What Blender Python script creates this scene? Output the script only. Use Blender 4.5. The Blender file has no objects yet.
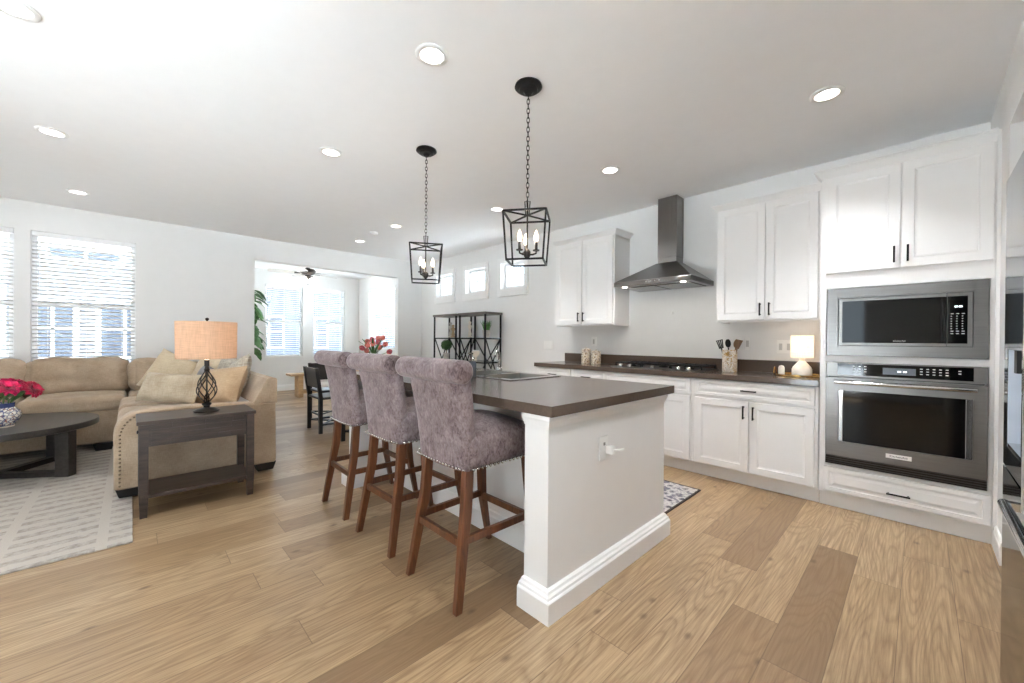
import bpy, math, random
from mathutils import Vector, Matrix, noise
PI = math.pi
C = bpy.context.scene.collection
SC = bpy.context.scene

# ------------------------------------------------------------------ camera, world, sun, exposure
def set_camera():
    th, pit, rol = math.radians(45.98), math.radians(.255), math.radians(.455)
    fwd = Vector((-math.sin(th), math.cos(th), 0)); right = Vector((math.cos(th), math.sin(th), 0)); zz = Vector((0, 0, 1))
    F = fwd*math.cos(pit) - zz*math.sin(pit); U = fwd*math.sin(pit) + zz*math.cos(pit)
    R2 = right*math.cos(rol) + U*math.sin(rol); U2 = U*math.cos(rol) - right*math.sin(rol)
    cam = bpy.data.cameras.new('camera'); cam.sensor_width = 36.0; cam.lens = 394.6/1024*36
    cam.clip_start = .02; cam.clip_end = 200
    o = bpy.data.objects.new('camera', cam); C.objects.link(o)
    m = Matrix((R2, U2, -F)).transposed().to_4x4(); m.translation = Vector((0, 0, 1.21)); o.matrix_world = m
    SC.camera = o
set_camera()
w = bpy.data.worlds.new('sky'); SC.world = w; w.use_nodes = True
wb = w.node_tree.nodes['Background']; wb.inputs[0].default_value = (.74, .89, 1.0, 1); wb.inputs[1].default_value = 5.0
def sun(energy, direction):
    l = bpy.data.lights.new('sun', 'SUN'); l.energy = energy; l.angle = math.radians(3); l.color = (.87, .96, 1)
    o = bpy.data.objects.new('sun', l); C.objects.link(o)
    o.rotation_euler = Vector(direction).to_track_quat('-Z', 'Y').to_euler(); o.location = (8, 0, 12)
sun(105.0, (0, .36, -.93))
SC.view_settings.view_transform = 'Standard'; SC.view_settings.look = 'None'
SC.view_settings.gamma = 1; SC.view_settings.use_curve_mapping = False
SC.view_settings.exposure = 0.02
CAN_W = 3.0           # watts of each ceiling downlight
SC.cycles.use_denoising = True
SC.cycles.max_bounces = 14; SC.cycles.diffuse_bounces = 10; SC.cycles.glossy_bounces = 5
SC.cycles.transparent_max_bounces = 24; SC.cycles.sample_clamp_indirect = 30.0
SC.cycles.caustics_reflective = False; SC.cycles.caustics_refractive = False

# ------------------------------------------------------------------ materials
def lin(c):
    return tuple((v/255/12.92 if v/255 <= .04045 else ((v/255+.055)/1.055)**2.4) for v in c)
def newmat(name):
    m = bpy.data.materials.new(name); m.use_nodes = True
    return m, m.node_tree, m.node_tree.nodes['Principled BSDF']
def coords(nt, scale=(1, 1, 1), space='Object'):
    tc = nt.nodes.new('ShaderNodeTexCoord'); mp = nt.nodes.new('ShaderNodeMapping')
    nt.links.new(tc.outputs[space], mp.inputs[0]); mp.inputs['Scale'].default_value = scale
    return mp.outputs[0]
def noisen(nt, vec, scale, detail=3, rough=.55, dist=0):
    n = nt.nodes.new('ShaderNodeTexNoise'); n.inputs['Scale'].default_value = scale
    n.inputs['Detail'].default_value = detail; n.inputs['Roughness'].default_value = rough; n.inputs['Distortion'].default_value = dist
    nt.links.new(vec, n.inputs['Vector']); return n.outputs['Fac']
def ramp(nt, fac, stops):
    r = nt.nodes.new('ShaderNodeValToRGB'); e = r.color_ramp.elements
    while len(e) < len(stops): e.new(.5)
    for k, (p, c) in enumerate(stops):
        e[k].position = p; e[k].color = (*c, 1)
    nt.links.new(fac, r.inputs[0]); return r.outputs[0]
def bump(nt, b, fac, strength, dist=.01):
    n = nt.nodes.new('ShaderNodeBump'); n.inputs['Strength'].default_value = strength; n.inputs['Distance'].default_value = dist
    nt.links.new(fac, n.inputs['Height']); nt.links.new(n.outputs[0], b.inputs['Normal'])
def mix(nt, fac, a, b, mode='MIX'):
    n = nt.nodes.new('ShaderNodeMix'); n.data_type = 'RGBA'; n.blend_type = mode
    for sock, v in ((n.inputs[0], fac), (n.inputs[6], a), (n.inputs[7], b)):
        if hasattr(v, 'is_linked'): nt.links.new(v, sock)
        elif isinstance(v, tuple): sock.default_value = (*v, 1)
        else: sock.default_value = v
    return n.outputs[2]
def math_n(nt, op, a, b=None):
    n = nt.nodes.new('ShaderNodeMath'); n.operation = op
    for i, v in enumerate((a, b)):
        if v is None: continue
        if hasattr(v, 'is_linked'): nt.links.new(v, n.inputs[i])
        else: n.inputs[i].default_value = v
    return n.outputs[0]
def P(name, col, rough=.5, metal=0., var=.06, vs=8., stretch=(1, 1, 1), bmp=0., bs=60., sheen=0., spec=.5, emit=None, es=0., coat=0.):
    """plain painted / metal / cloth surface: one colour with a little noise in it, optional bump"""
    m, nt, b = newmat(name); c = lin(col); v = coords(nt, stretch)
    f = noisen(nt, v, vs)
    nt.links.new(ramp(nt, f, [(.3, tuple(x*(1-var) for x in c)), (.7, tuple(min(1, x*(1+var)) for x in c))]), b.inputs['Base Color'])
    b.inputs['Roughness'].default_value = rough; b.inputs['Metallic'].default_value = metal
    b.inputs['Specular IOR Level'].default_value = spec
    if sheen: b.inputs['Sheen Weight'].default_value = sheen; b.inputs['Sheen Roughness'].default_value = .4
    if coat: b.inputs['Coat Weight'].default_value = coat; b.inputs['Coat Roughness'].default_value = .08
    if bmp: bump(nt, b, noisen(nt, v, bs, 2), bmp, .004)
    if emit: b.inputs['Emission Color'].default_value = (*lin(emit), 1); b.inputs['Emission Strength'].default_value = es
    return m
def weave(name, col, dark, scale=260., rough=.9, sheen=.15, patch=.5, bmp=.35):
    """woven cloth: crossed fine waves under soft large patches"""
    m, nt, b = newmat(name); v = coords(nt)
    a = noisen(nt, coords(nt, (1, 1, .12)), scale, 1); d = noisen(nt, coords(nt, (.12, .12, 1)), scale, 1)
    s = math_n(nt, 'MULTIPLY', math_n(nt, 'ADD', a, d), .5)
    big = noisen(nt, v, 5., 4)
    f = math_n(nt, 'ADD', math_n(nt, 'MULTIPLY', s, 1-patch), math_n(nt, 'MULTIPLY', big, patch))
    nt.links.new(ramp(nt, f, [(.36, lin(dark)), (.62, lin(col))]), b.inputs['Base Color'])
    b.inputs['Roughness'].default_value = rough; b.inputs['Sheen Weight'].default_value = sheen
    b.inputs['Specular IOR Level'].default_value = .2
    bump(nt, b, s, bmp, .003); return m
def velvet(name):
    m, nt, b = newmat(name); v = coords(nt)
    big = noisen(nt, v, 7., 4, .6, .6); fine = noisen(nt, coords(nt, (1, 1, .5)), 75., 4, .75, .8)
    f = math_n(nt, 'ADD', math_n(nt, 'MULTIPLY', big, .4), math_n(nt, 'MULTIPLY', fine, .6))
    nt.links.new(ramp(nt, f, [(.36, lin((72, 57, 57))), (.46, lin((112, 97, 97))), (.62, lin((146, 133, 133)))]), b.inputs['Base Color'])
    b.inputs['Roughness'].default_value = .8; b.inputs['Sheen Weight'].default_value = .45; b.inputs['Sheen Roughness'].default_value = .35
    b.inputs['Sheen Tint'].default_value = (.86, .78, .8, 1); b.inputs['Specular IOR Level'].default_value = .15
    bump(nt, b, fine, .25, .004); return m
def wood(name, light, dark, axis='z', scale=9., rough=.45, coat=0.):
    m, nt, b = newmat(name)
    st = {'x': (.1, 1, 1), 'y': (1, .1, 1), 'z': (1, 1, .1)}[axis]
    v = coords(nt, st); f = noisen(nt, v, scale*3, 6, .62, 1.2); g = noisen(nt, v, scale*14, 3, .6)
    t = math_n(nt, 'ADD', math_n(nt, 'MULTIPLY', f, .7), math_n(nt, 'MULTIPLY', g, .3))
    nt.links.new(ramp(nt, t, [(.34, lin(dark)), (.64, lin(light))]), b.inputs['Base Color'])
    b.inputs['Roughness'].default_value = rough; bump(nt, b, t, .12, .003)
    if coat: b.inputs['Coat Weight'].default_value = coat
    return m
def floor_mat():
    """wide oak-look planks running along y, each with its own tone, knots and grain"""
    m, nt, b = newmat('oak_planks'); tc = nt.nodes.new('ShaderNodeTexCoord')
    sp = nt.nodes.new('ShaderNodeSeparateXYZ'); nt.links.new(tc.outputs['Object'], sp.inputs[0])
    W, L = .1785, 1.22
    xs = math_n(nt, 'DIVIDE', math_n(nt, 'SUBTRACT', sp.outputs[0], .032), W)
    row = math_n(nt, 'FLOOR', xs)
    wn = nt.nodes.new('ShaderNodeTexWhiteNoise'); wn.noise_dimensions = '1D'; nt.links.new(row, wn.inputs['W'])
    ys = math_n(nt, 'ADD', math_n(nt, 'DIVIDE', sp.outputs[1], L), math_n(nt, 'MULTIPLY', wn.outputs['Value'], 7.))
    idx = math_n(nt, 'FLOOR', ys)
    cb = nt.nodes.new('ShaderNodeCombineXYZ'); nt.links.new(row, cb.inputs[0]); nt.links.new(idx, cb.inputs[1])
    w2 = nt.nodes.new('ShaderNodeTexWhiteNoise'); w2.noise_dimensions = '3D'; nt.links.new(cb.outputs[0], w2.inputs['Vector'])
    base = ramp(nt, w2.outputs['Value'], [(0., lin((130, 106, 79))), (.30, lin((158, 131, 99))), (.65, lin((179, 152, 117))), (1., lin((192, 167, 134)))])
    # grain: stretched noise, shifted per plank
    off = nt.nodes.new('ShaderNodeVectorMath'); off.operation = 'MULTIPLY_ADD'
    nt.links.new(w2.outputs['Color'], off.inputs[0]); off.inputs[1].default_value = (9, 9, 9); nt.links.new(tc.outputs['Object'], off.inputs[2])
    mp = nt.nodes.new('ShaderNodeMapping'); nt.links.new(off.outputs[0], mp.inputs[0]); mp.inputs['Scale'].default_value = (1, .028, 1)
    g1 = noisen(nt, mp.outputs[0], 120., 5, .68, .12)
    mp2 = nt.nodes.new('ShaderNodeMapping'); nt.links.new(off.outputs[0], mp2.inputs[0]); mp2.inputs['Scale'].default_value = (1, .11, 1)
    big = noisen(nt, mp2.outputs[0], 6.5, 1, .4, .1)
    ring = math_n(nt, 'FRACT', math_n(nt, 'MULTIPLY', big, 22.))      # cathedral rings
    ring = ramp(nt, ring, [(0., (0, 0, 0)), (.35, (1, 1, 1)), (.8, (.85, .85, .85)), (1., (0, 0, 0))])
    c1 = mix(nt, ramp(nt, g1, [(.38, (.62, .62, .62)), (.62, (0, 0, 0))]), base, lin((120, 93, 64)))
    c2 = mix(nt, math_n(nt, 'MULTIPLY', math_n(nt, 'SUBTRACT', 1., ring), .42), c1, lin((112, 84, 56)))
    # knots
    vo = nt.nodes.new('ShaderNodeTexVoronoi'); vo.voronoi_dimensions = '2D'; vo.inputs['Scale'].default_value = 2.3
    mp3 = nt.nodes.new('ShaderNodeMapping'); nt.links.new(off.outputs[0], mp3.inputs[0]); mp3.inputs['Scale'].default_value = (1, .55, 1)
    nt.links.new(mp3.outputs[0], vo.inputs['Vector'])
    kn = ramp(nt, vo.outputs['Distance'], [(.0, (.75, .75, .75)), (.016, (.5, .5, .5)), (.042, (0, 0, 0))])
    c3 = mix(nt, kn, c2, lin((84, 60, 40)))
    # joints
    fx = math_n(nt, 'FRACT', xs); fy = math_n(nt, 'FRACT', ys)
    ex = math_n(nt, 'LESS_THAN', math_n(nt, 'MINIMUM', fx, math_n(nt, 'SUBTRACT', 1., fx)), .0075)
    ey = math_n(nt, 'LESS_THAN', math_n(nt, 'MINIMUM', fy, math_n(nt, 'SUBTRACT', 1., fy)), .0013)
    j = math_n(nt, 'MAXIMUM', ex, ey)
    nt.links.new(mix(nt, math_n(nt, 'MULTIPLY', j, .6), c3, lin((84, 62, 44))), b.inputs['Base Color'])
    b.inputs['Roughness'].default_value = .36; b.inputs['Specular IOR Level'].default_value = .45
    bump(nt, b, math_n(nt, 'SUBTRACT', math_n(nt, 'MULTIPLY', g1, .25), j), .12, .002)
    return m
def steel(name, col=(112, 110, 107), rough=.26, stretch=(.02, 1, 1)):
    m, nt, b = newmat(name); f = noisen(nt, coords(nt, stretch), 220., 2)
    c = lin(col)
    nt.links.new(ramp(nt, f, [(.3, tuple(x*.93 for x in c)), (.7, tuple(x*1.06 for x in c))]), b.inputs['Base Color'])
    b.inputs['Metallic'].default_value = 1; b.inputs['Roughness'].default_value = rough
    bump(nt, b, f, .03, .001); return m
def glass(name, tint=(1, 1, 1), refl=.06):
    m, nt, b = newmat(name); out = nt.nodes['Material Output']
    t = nt.nodes.new('ShaderNodeBsdfTransparent'); t.inputs[0].default_value = (*tint, 1)
    g = nt.nodes.new('ShaderNodeBsdfGlossy'); g.inputs['Roughness'].default_value = .02
    x = nt.nodes.new('ShaderNodeMixShader'); fr = nt.nodes.new('ShaderNodeFresnel'); fr.inputs[0].default_value = 1.4
    nt.links.new(math_n(nt, 'MINIMUM', fr.outputs[0], .5) if refl is None else math_n(nt, 'MULTIPLY', fr.outputs[0], refl*10), x.inputs[0])
    nt.links.new(t.outputs[0], x.inputs[1]); nt.links.new(g.outputs[0], x.inputs[2]); nt.links.new(x.outputs[0], out.inputs[0])
    return m
def shade(name, col, emit, es):
    """lit lamp shade cloth: passes light through and glows from the bulb inside"""
    m, nt, b = newmat(name); out = nt.nodes['Material Output']
    a = noisen(nt, coords(nt, (1, 1, .06)), 180., 1); d = noisen(nt, coords(nt, (.06, .06, 1)), 180., 1)
    s = math_n(nt, 'MULTIPLY', math_n(nt, 'ADD', a, d), .5)
    cc = ramp(nt, s, [(.36, tuple(x*.82 for x in lin(col))), (.62, lin(col))])
    di = nt.nodes.new('ShaderNodeBsdfDiffuse'); tr = nt.nodes.new('ShaderNodeBsdfTranslucent')
    nt.links.new(cc, di.inputs[0]); nt.links.new(cc, tr.inputs[0])
    x = nt.nodes.new('ShaderNodeMixShader'); x.inputs[0].default_value = .5
    nt.links.new(di.outputs[0], x.inputs[1]); nt.links.new(tr.outputs[0], x.inputs[2])
    em = nt.nodes.new('ShaderNodeEmission'); em.inputs[1].default_value = es
    nt.links.new(mix(nt, 1., cc, lin(emit), 'MULTIPLY'), em.inputs[0])
    ad = nt.nodes.new('ShaderNodeAddShader'); nt.links.new(x.outputs[0], ad.inputs[0]); nt.links.new(em.outputs[0], ad.inputs[1])
    nt.links.new(ad.outputs[0], out.inputs[0]); return m
def emis(name, col, s):
    return P(name, (250, 250, 250), .4, emit=col, es=s)

M = dict(
 wall=P('wall_paint', (232, 231, 229), .85, var=.01, bmp=.05, bs=180., spec=.2),
 ceil=P('ceiling_paint', (246, 246, 246), .9, var=.008, bmp=.05, bs=160., spec=.15),
 trim=P('white_trim', (236, 235, 233), .42, var=.01),
 cab=P('cabinet_white', (235, 233, 231), .38, var=.008),
 gap=P('cabinet_inside', (190, 186, 182), .7),
 floor=floor_mat(),
 counter=P('brown_quartz', (92, 78, 68), .2, var=.10, vs=90., coat=.25),
 black=P('black_metal', (26, 25, 26), .4, .6), iron=P('dark_iron', (44, 42, 41), .45, .6, var=.2, vs=40.),
 bronze=P('dark_bronze', (58, 52, 48), .4, .7),
 steel=steel('brushed_steel', (122, 119, 116), .3), steelv=steel('brushed_steel_upright', (128, 126, 124), .24, (1, 1, .02)),
 chrome=P('chrome', (205, 205, 205), .1, 1., var=.01),
 dsteel=P('dark_mirror_steel', (92, 97, 103), .08, 1., var=.02),
 bglass=P('black_glass', (9, 9, 10), .05, var=.01, spec=.35),
 blackp=P('black_plastic', (22, 22, 23), .45), greyd=P('display_grey', (92, 98, 106), .25),
 key=P('white_print', (205, 205, 205), .6, emit=(205, 205, 205), es=.25), lit=emis('lit_digits', (235, 245, 255), 1.4),
 velvet=velvet('mauve_velvet'), nail=P('nickel_nailhead', (190, 186, 182), .25, 1.),
 walnut=wood('walnut_leg', (118, 70, 42), (66, 36, 21), 'z', 8., .35, .2),
 sofa=weave('tan_linen', (184, 164, 141), (152, 132, 110)), sofab=P('brass_nailhead', (120, 104, 84), .35, .9),
 pil1=weave('cream_cloth', (220, 204, 176), (192, 172, 142), 200.), pil2=weave('oatmeal_cloth', (196, 182, 160), (164, 146, 122), 120., patch=.6, bmp=.9),
 pil3=weave('tan_cloth', (200, 174, 142), (172, 144, 112)), pil4=weave('grey_cloth', (150, 148, 150), (122, 120, 124)),
 pil5=weave('ivory_cloth', (214, 206, 190), (150, 138, 120), 60., patch=.3),
 espresso=wood('espresso_wood', (58, 53, 51), (30, 27, 26), 'x', 7., .35, .15),
 greywood=wood('dark_grey_wood', (77, 62, 54), (36, 28, 24), 'y', 8., .42),
 greytop=wood('grey_shelf_wood', (120, 112, 104), (84, 78, 72), 'x', 8., .5),
 natural=wood('natural_wood', (206, 174, 132), (170, 134, 92), 'y', 7., .5),
 blackw=P('black_wood', (30, 31, 33), .3, var=.15, coat=.3),
 pane=glass('window_glass'), glass=glass('clear_glass', (.95, .97, .96), None),
 blind=P('blind_white', (238, 238, 238), .55), upvc=P('window_white', (240, 240, 240), .35),
 siding=P('house_siding', (146, 150, 160), .8, var=.03), siding2=P('house_siding_blue', (112, 120, 138), .8, var=.05), roofm=P('roof_shingle', (128, 120, 116), .9, var=.2, vs=30.),
 extglass=P('house_window', (84, 92, 106), .15), lawn=P('lawn', (110, 118, 96), .95, var=.25, vs=20.), paving=P('paving', (226, 228, 232), .9),
 gravel=P('gravel', (122, 124, 126), .95, var=.2, vs=40.), fence=P('garden_fence', (124, 118, 110), .9, var=.08), brickm=P('house_stone', (150, 132, 126), .9, var=.25, vs=14.),
 leaf=P('plant_leaf', (72, 116, 62), .42, var=.35, vs=14., spec=.5), dleaf=P('boxwood_leaf', (46, 84, 36), .6, var=.4, vs=50.),
 grassg=P('faux_grass', (76, 128, 54), .6, var=.3, vs=40.), stem=P('green_stem', (84, 122, 62), .6),
 peony=P('magenta_petal', (228, 34, 104), .6, var=.35, vs=30., sheen=.3), peonyd=P('crimson_petal', (196, 16, 70), .6, var=.35, vs=30., sheen=.3),
 tulip=P('coral_petal', (212, 124, 112), .55, var=.35, vs=30.), tulipd=P('pink_petal', (192, 96, 106), .55, var=.35, vs=30.),
 stone=P('pale_stone', (196, 188, 178), .85, var=.15, vs=30., bmp=.2), ceramic=P('cream_ceramic', (236, 226, 212), .35, var=.02),
 gold=P('gold_metal', (196, 158, 96), .25, 1.), spoon=wood('olive_wood', (150, 112, 70), (90, 62, 36), 'z', 9.),
 fanblade=P('pale_fan_blade', (205, 200, 195), .5), plastic=P('white_plastic', (240, 239, 236), .35, var=.01), socketp=P('outlet_slot', (196, 194, 190), .5),  # outlet sockets: plain light grey plastic
 canlens=emis('downlight_lens', (255, 250, 242), 5.), bulb=emis('candle_bulb', (255, 226, 190), 4.5), bowl=emis('frosted_bowl', (255, 248, 236), 1.6),
 candle=P('dark_sleeve', (52, 46, 42), .5), rubber=P('dark_foot', (28, 25, 24), .6),
 linen=shade('linen_shade', (205, 182, 160), (255, 226, 200), .30), warm=shade('warm_shade', (246, 238, 226), (255, 240, 220), .42),
)
# patterned ones
def checker_mat(name, a, b2, scale, rough=.4, hexy=False):
    m, nt, b = newmat(name); v = coords(nt)
    vo = nt.nodes.new('ShaderNodeTexVoronoi'); vo.inputs['Scale'].default_value = scale; nt.links.new(v, vo.inputs['Vector'])
    nt.links.new(ramp(nt, vo.outputs['Color'], [(.25, lin(a)), (.6, lin((240, 234, 224))), (.75, lin(b2))]), b.inputs['Base Color'])
    b.inputs['Roughness'].default_value = rough; return m
M['mosaic'] = checker_mat('pearl_mosaic', (206, 194, 178), (190, 158, 108), 95.)
M['jar'] = checker_mat('painted_jar', (222, 208, 180), (128, 98, 62), 80.)
def vase_mat():
    m, nt, b = newmat('blue_white_glaze'); v = coords(nt)
    vo = nt.nodes.new('ShaderNodeTexVoronoi'); vo.feature = 'DISTANCE_TO_EDGE'; vo.inputs['Scale'].default_value = 40.; nt.links.new(v, vo.inputs['Vector'])
    c = ramp(nt, vo.outputs['Distance'], [(.03, lin((70, 80, 130))), (.12, lin((226, 222, 214))), (.4, lin((236, 232, 226)))])
    n = noisen(nt, v, 60., 2); c = mix(nt, ramp(nt, n, [(.6, (0, 0, 0)), (.66, (1, 1, 1))]), c, lin((160, 104, 84)))
    nt.links.new(c, b.inputs['Base Color']); b.inputs['Roughness'].default_value = .22; return m
M['vase'] = vase_mat(); M['cobalt'] = P('cobalt_glaze', (62, 76, 128), .22)
def rug_mat():
    """pale rug: soft broken bars across x-columns"""
    m, nt, b = newmat('living_rug'); tc = nt.nodes.new('ShaderNodeTexCoord')
    sp = nt.nodes.new('ShaderNodeSeparateXYZ'); nt.links.new(tc.outputs['Object'], sp.inputs[0])
    col = math_n(nt, 'FRACT', math_n(nt, 'DIVIDE', sp.outputs[1], .40))
    bar = math_n(nt, 'FRACT', math_n(nt, 'ADD', math_n(nt, 'DIVIDE', sp.outputs[0], .125), math_n(nt, 'MULTIPLY', col, .25)))
    inb = math_n(nt, 'MULTIPLY', math_n(nt, 'LESS_THAN', bar, .5), math_n(nt, 'LESS_THAN', col, .88))
    n = noisen(nt, coords(nt, (1, 1, 1)), 26., 5, .7); n2 = noisen(nt, coords(nt), 350., 2)
    f = math_n(nt, 'MULTIPLY', inb, ramp(nt, n, [(.36, (.0, .0, .0)), (.62, (1, 1, 1))]))
    c = mix(nt, f, lin((197, 189, 179)), lin((158, 149, 141)))
    nt.links.new(mix(nt, ramp(nt, n2, [(.4, (.25, .25, .25)), (.6, (0, 0, 0))]), c, lin((150, 142, 136))), b.inputs['Base Color'])
    b.inputs['Roughness'].default_value = .95; b.inputs['Specular IOR Level'].default_value = .1; bump(nt, b, n2, .5, .004); return m
M['rug'] = rug_mat()
def mat_mat():
    m, nt, b = newmat('kitchen_mat'); v = coords(nt)
    n = noisen(nt, v, 16., 5, .7, 2.); vo = nt.nodes.new('ShaderNodeTexVoronoi'); vo.inputs['Scale'].default_value = 14.; nt.links.new(v, vo.inputs['Vector'])
    f = math_n(nt, 'ADD', math_n(nt, 'MULTIPLY', n, .7), math_n(nt, 'MULTIPLY', vo.outputs['Distance'], .6))
    nt.links.new(ramp(nt, f, [(.42, lin((66, 64, 74))), (.55, lin((150, 144, 148))), (.66, lin((196, 190, 186))), (.8, lin((104, 100, 112)))]), b.inputs['Base Color'])
    b.inputs['Roughness'].default_value = .95; return m
M['mat'] = mat_mat(); M['matedge'] = P('mat_binding', (52, 42, 38), .9)

# ------------------------------------------------------------------ mesh builder
class MB:
    def __init__(s): s.v = []; s.f = []; s.T = Matrix.Identity(4); s.sm = True
    def at(s, x=0, y=0, z=0, rz=0, rx=0, ry=0):
        s.T = Matrix.Translation((x, y, z)) @ Matrix.Rotation(rz, 4, 'Z') @ Matrix.Rotation(ry, 4, 'Y') @ Matrix.Rotation(rx, 4, 'X'); return s
    def add(s, vs, fs):
        n = len(s.v); s.v += [tuple(s.T @ Vector(p)) for p in vs]; s.f += [tuple(i+n for i in f) for f in fs]; return s
    def box(s, x0, x1, y0, y1, z0, z1):
        vs = [(x, y, z) for z in (z0, z1) for x, y in ((x0, y0), (x1, y0), (x1, y1), (x0, y1))]
        return s.add(vs, [(3, 2, 1, 0), (4, 5, 6, 7), (0, 1, 5, 4), (1, 2, 6, 5), (2, 3, 7, 6), (3, 0, 4, 7)])
    def loops(s, loops, cap0=True, cap1=True, closed=True):
        n = len(loops[0]); vs = [p for l in loops for p in l]; fs = []
        for k in range(len(loops)-1):
            for i in range(n if closed else n-1):
                j = (i+1) % n; fs.append((k*n+i, k*n+j, (k+1)*n+j, (k+1)*n+i))
        if cap0: fs.append(tuple(reversed(range(n))))
        if cap1: fs.append(tuple(range((len(loops)-1)*n, len(loops)*n)))
        return s.add(vs, fs)
    def lathe(s, prof, n=24, cap=True):
        return s.loops([[(r*math.cos(2*PI*i/n), r*math.sin(2*PI*i/n), z) for i in range(n)] for r, z in prof], cap, cap)
    def tube(s, path, r, n=8, closed=False, up=(0, 0, 1)):
        path = [Vector(p) for p in path]; L = []; m = len(path)
        rr = r if isinstance(r, (list, tuple)) else [r]*m
        a = None
        for k, p in enumerate(path):
            if closed: d = path[(k+1) % m]-path[k-1]
            else: d = path[min(k+1, m-1)]-path[max(k-1, 0)]
            d.normalize()
            if a is None:
                u = Vector(up) if abs(d.dot(Vector(up))) < .95 else Vector((1, 0, 0)); a = d.cross(u).normalized()
            else: a = (a-d*a.dot(d)).normalized()
            b = d.cross(a).normalized()
            L.append([tuple(p+(a*math.cos(2*PI*i/n)+b*math.sin(2*PI*i/n))*rr[k]) for i in range(n)])
        if closed: L.append(L[0]); return s.loops(L, False, False)
        return s.loops(L)
    def bar(s, p, q, w, h=None, up=(0, 0, 1), w2=None, h2=None):
        h = h or w; w2 = w2 or w; h2 = h2 or h; p = Vector(p); q = Vector(q); d = (q-p).normalized()
        u = Vector(up) if abs(d.dot(Vector(up))) < .98 else Vector((0, 1, 0))
        a = d.cross(u).normalized(); b = a.cross(d).normalized()
        return s.loops([[tuple(c+a*sx*ww/2+b*sy*hh/2) for sx, sy in ((-1, -1), (1, -1), (1, 1), (-1, 1))] for c, ww, hh in ((p, w, h), (q, w2, h2))])
    def prism(s, poly, y0, y1, axis='y'):
        """extrude a 2-D polygon (u,v) along an axis"""
        f = {'y': lambda u, v, t: (u, t, v), 'x': lambda u, v, t: (t, u, v), 'z': lambda u, v, t: (u, v, t)}[axis]
        return s.loops([[f(u, v, t) for u, v in poly] for t in (y0, y1)])
    def ball(s, c, r, n=16, m=10):
        r = r if isinstance(r, (tuple, list)) else (r, r, r)
        return s.loops([[(c[0]+r[0]*math.sin(PI*k/m)*math.cos(2*PI*i/n), c[1]+r[1]*math.sin(PI*k/m)*math.sin(2*PI*i/n), c[2]-r[2]*math.cos(PI*k/m)) for i in range(n)] for k in range(1, m)])
    def soft(s, c, sz, r, crown=0, n=12, wr=0, seed=0, side=0):
        """rounded, optionally crowned and wrinkled box: upholstery"""
        hx, hy, hz = (q/2 for q in sz); r = min(r, hx*.98, hy*.98, hz*.98)
        def ax(h):
            k = [-h, -h+r*.08, -h+r*.3, -h+r*.62, -h+r]
            inn = [(-h+r)+(2*(h-r))*i/n for i in range(1, n)]
            return k+inn+[-q for q in reversed(k)]
        X, Y, Z = ax(hx), ax(hy), ax(hz); idx = {}; vs = []; fs = []
        def put(p):
            key = tuple(round(q, 6) for q in p)
            if key in idx: return idx[key]
            q = Vector(p); inn = Vector((max(-hx+r, min(hx-r, q.x)), max(-hy+r, min(hy-r, q.y)), max(-hz+r, min(hz-r, q.z))))
            d = q-inn; q2 = inn+d.normalized()*r if d.length > 1e-9 else q
            u, v, t = p[0]/hx, p[1]/hy, p[2]/hz
            if p[2] > -hz*.2: q2.z += crown*(1-u*u)*(1-v*v)*max(0, t)
            if side: q2.x += side*(1-v*v)*(1-t*t)*u; q2.y += side*(1-u*u)*(1-t*t)*v
            if wr:
                nn = noise.noise(Vector((q2.x*5+seed*7.3, q2.y*5+seed, q2.z*9)))+.6*noise.noise(Vector((q2.x*13+seed*3.1, q2.y*11, q2.z*16)))
                q2 += Vector((u, v, t)).normalized()*nn*wr
            idx[key] = len(vs); vs.append((q2.x+c[0], q2.y+c[1], q2.z+c[2])); return idx[key]
        def grid(A, B, fn, flip):
            for i in range(len(A)-1):
                for j in range(len(B)-1):
                    q = [put(fn(A[i], B[j])), put(fn(A[i+1], B[j])), put(fn(A[i+1], B[j+1])), put(fn(A[i], B[j+1]))]
                    fs.append(tuple(reversed(q)) if flip else tuple(q))
        grid(X, Y, lambda a, b: (a, b, hz), False); grid(X, Y, lambda a, b: (a, b, -hz), True)
        grid(X, Z, lambda a, b: (a, -hy, b), False); grid(X, Z, lambda a, b: (a, hy, b), True)
        grid(Y, Z, lambda a, b: (hx, a, b), False); grid(Y, Z, lambda a, b: (-hx, a, b), True)
        return s.add(vs, fs)
    def pillow(s, wd, ht, tk, n=18, seed=0, wr=.008):
        """knife-edge cushion standing in the local x-z plane, thickness along y"""
        vs = []; fs = []
        for sd in (-1, 1):
            b = len(vs)
            for i in range(n+1):
                for j in range(n+1):
                    u, v = -1+2*i/n, -1+2*j/n
                    t = ((1-u**4)*(1-v**4))**.55*.5*tk
                    x = u*wd/2*(1-.07*(1-v*v)); z = v*ht/2*(1-.07*(1-u*u))
                    nn = noise.noise(Vector((x*6+seed*5, z*6, sd*3)))*wr*(1-u**4)*(1-v**4)
                    vs.append((x, sd*(t+nn), z))
            for i in range(n):
                for j in range(n):
                    q = (b+i*(n+1)+j, b+(i+1)*(n+1)+j, b+(i+1)*(n+1)+j+1, b+i*(n+1)+j+1)
                    fs.append(q if sd < 0 else tuple(reversed(q)))
        return s.add(vs, fs)
    def panel(s, x0, x1, z0, z1, y, steps, th=.02):
        """a cabinet front facing -y with stepped insets: steps = [(inset, depth), ...]"""
        L = [[(x0, y+th, z0), (x1, y+th, z0), (x1, y+th, z1), (x0, y+th, z1)]]
        for ins, d in [(0, .002), (.002, 0)]+steps:
            L.append([(x0+ins, y+d, z0+ins), (x1-ins, y+d, z0+ins), (x1-ins, y+d, z1-ins), (x0+ins, y+d, z1-ins)])
        return s.loops(L)
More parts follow.
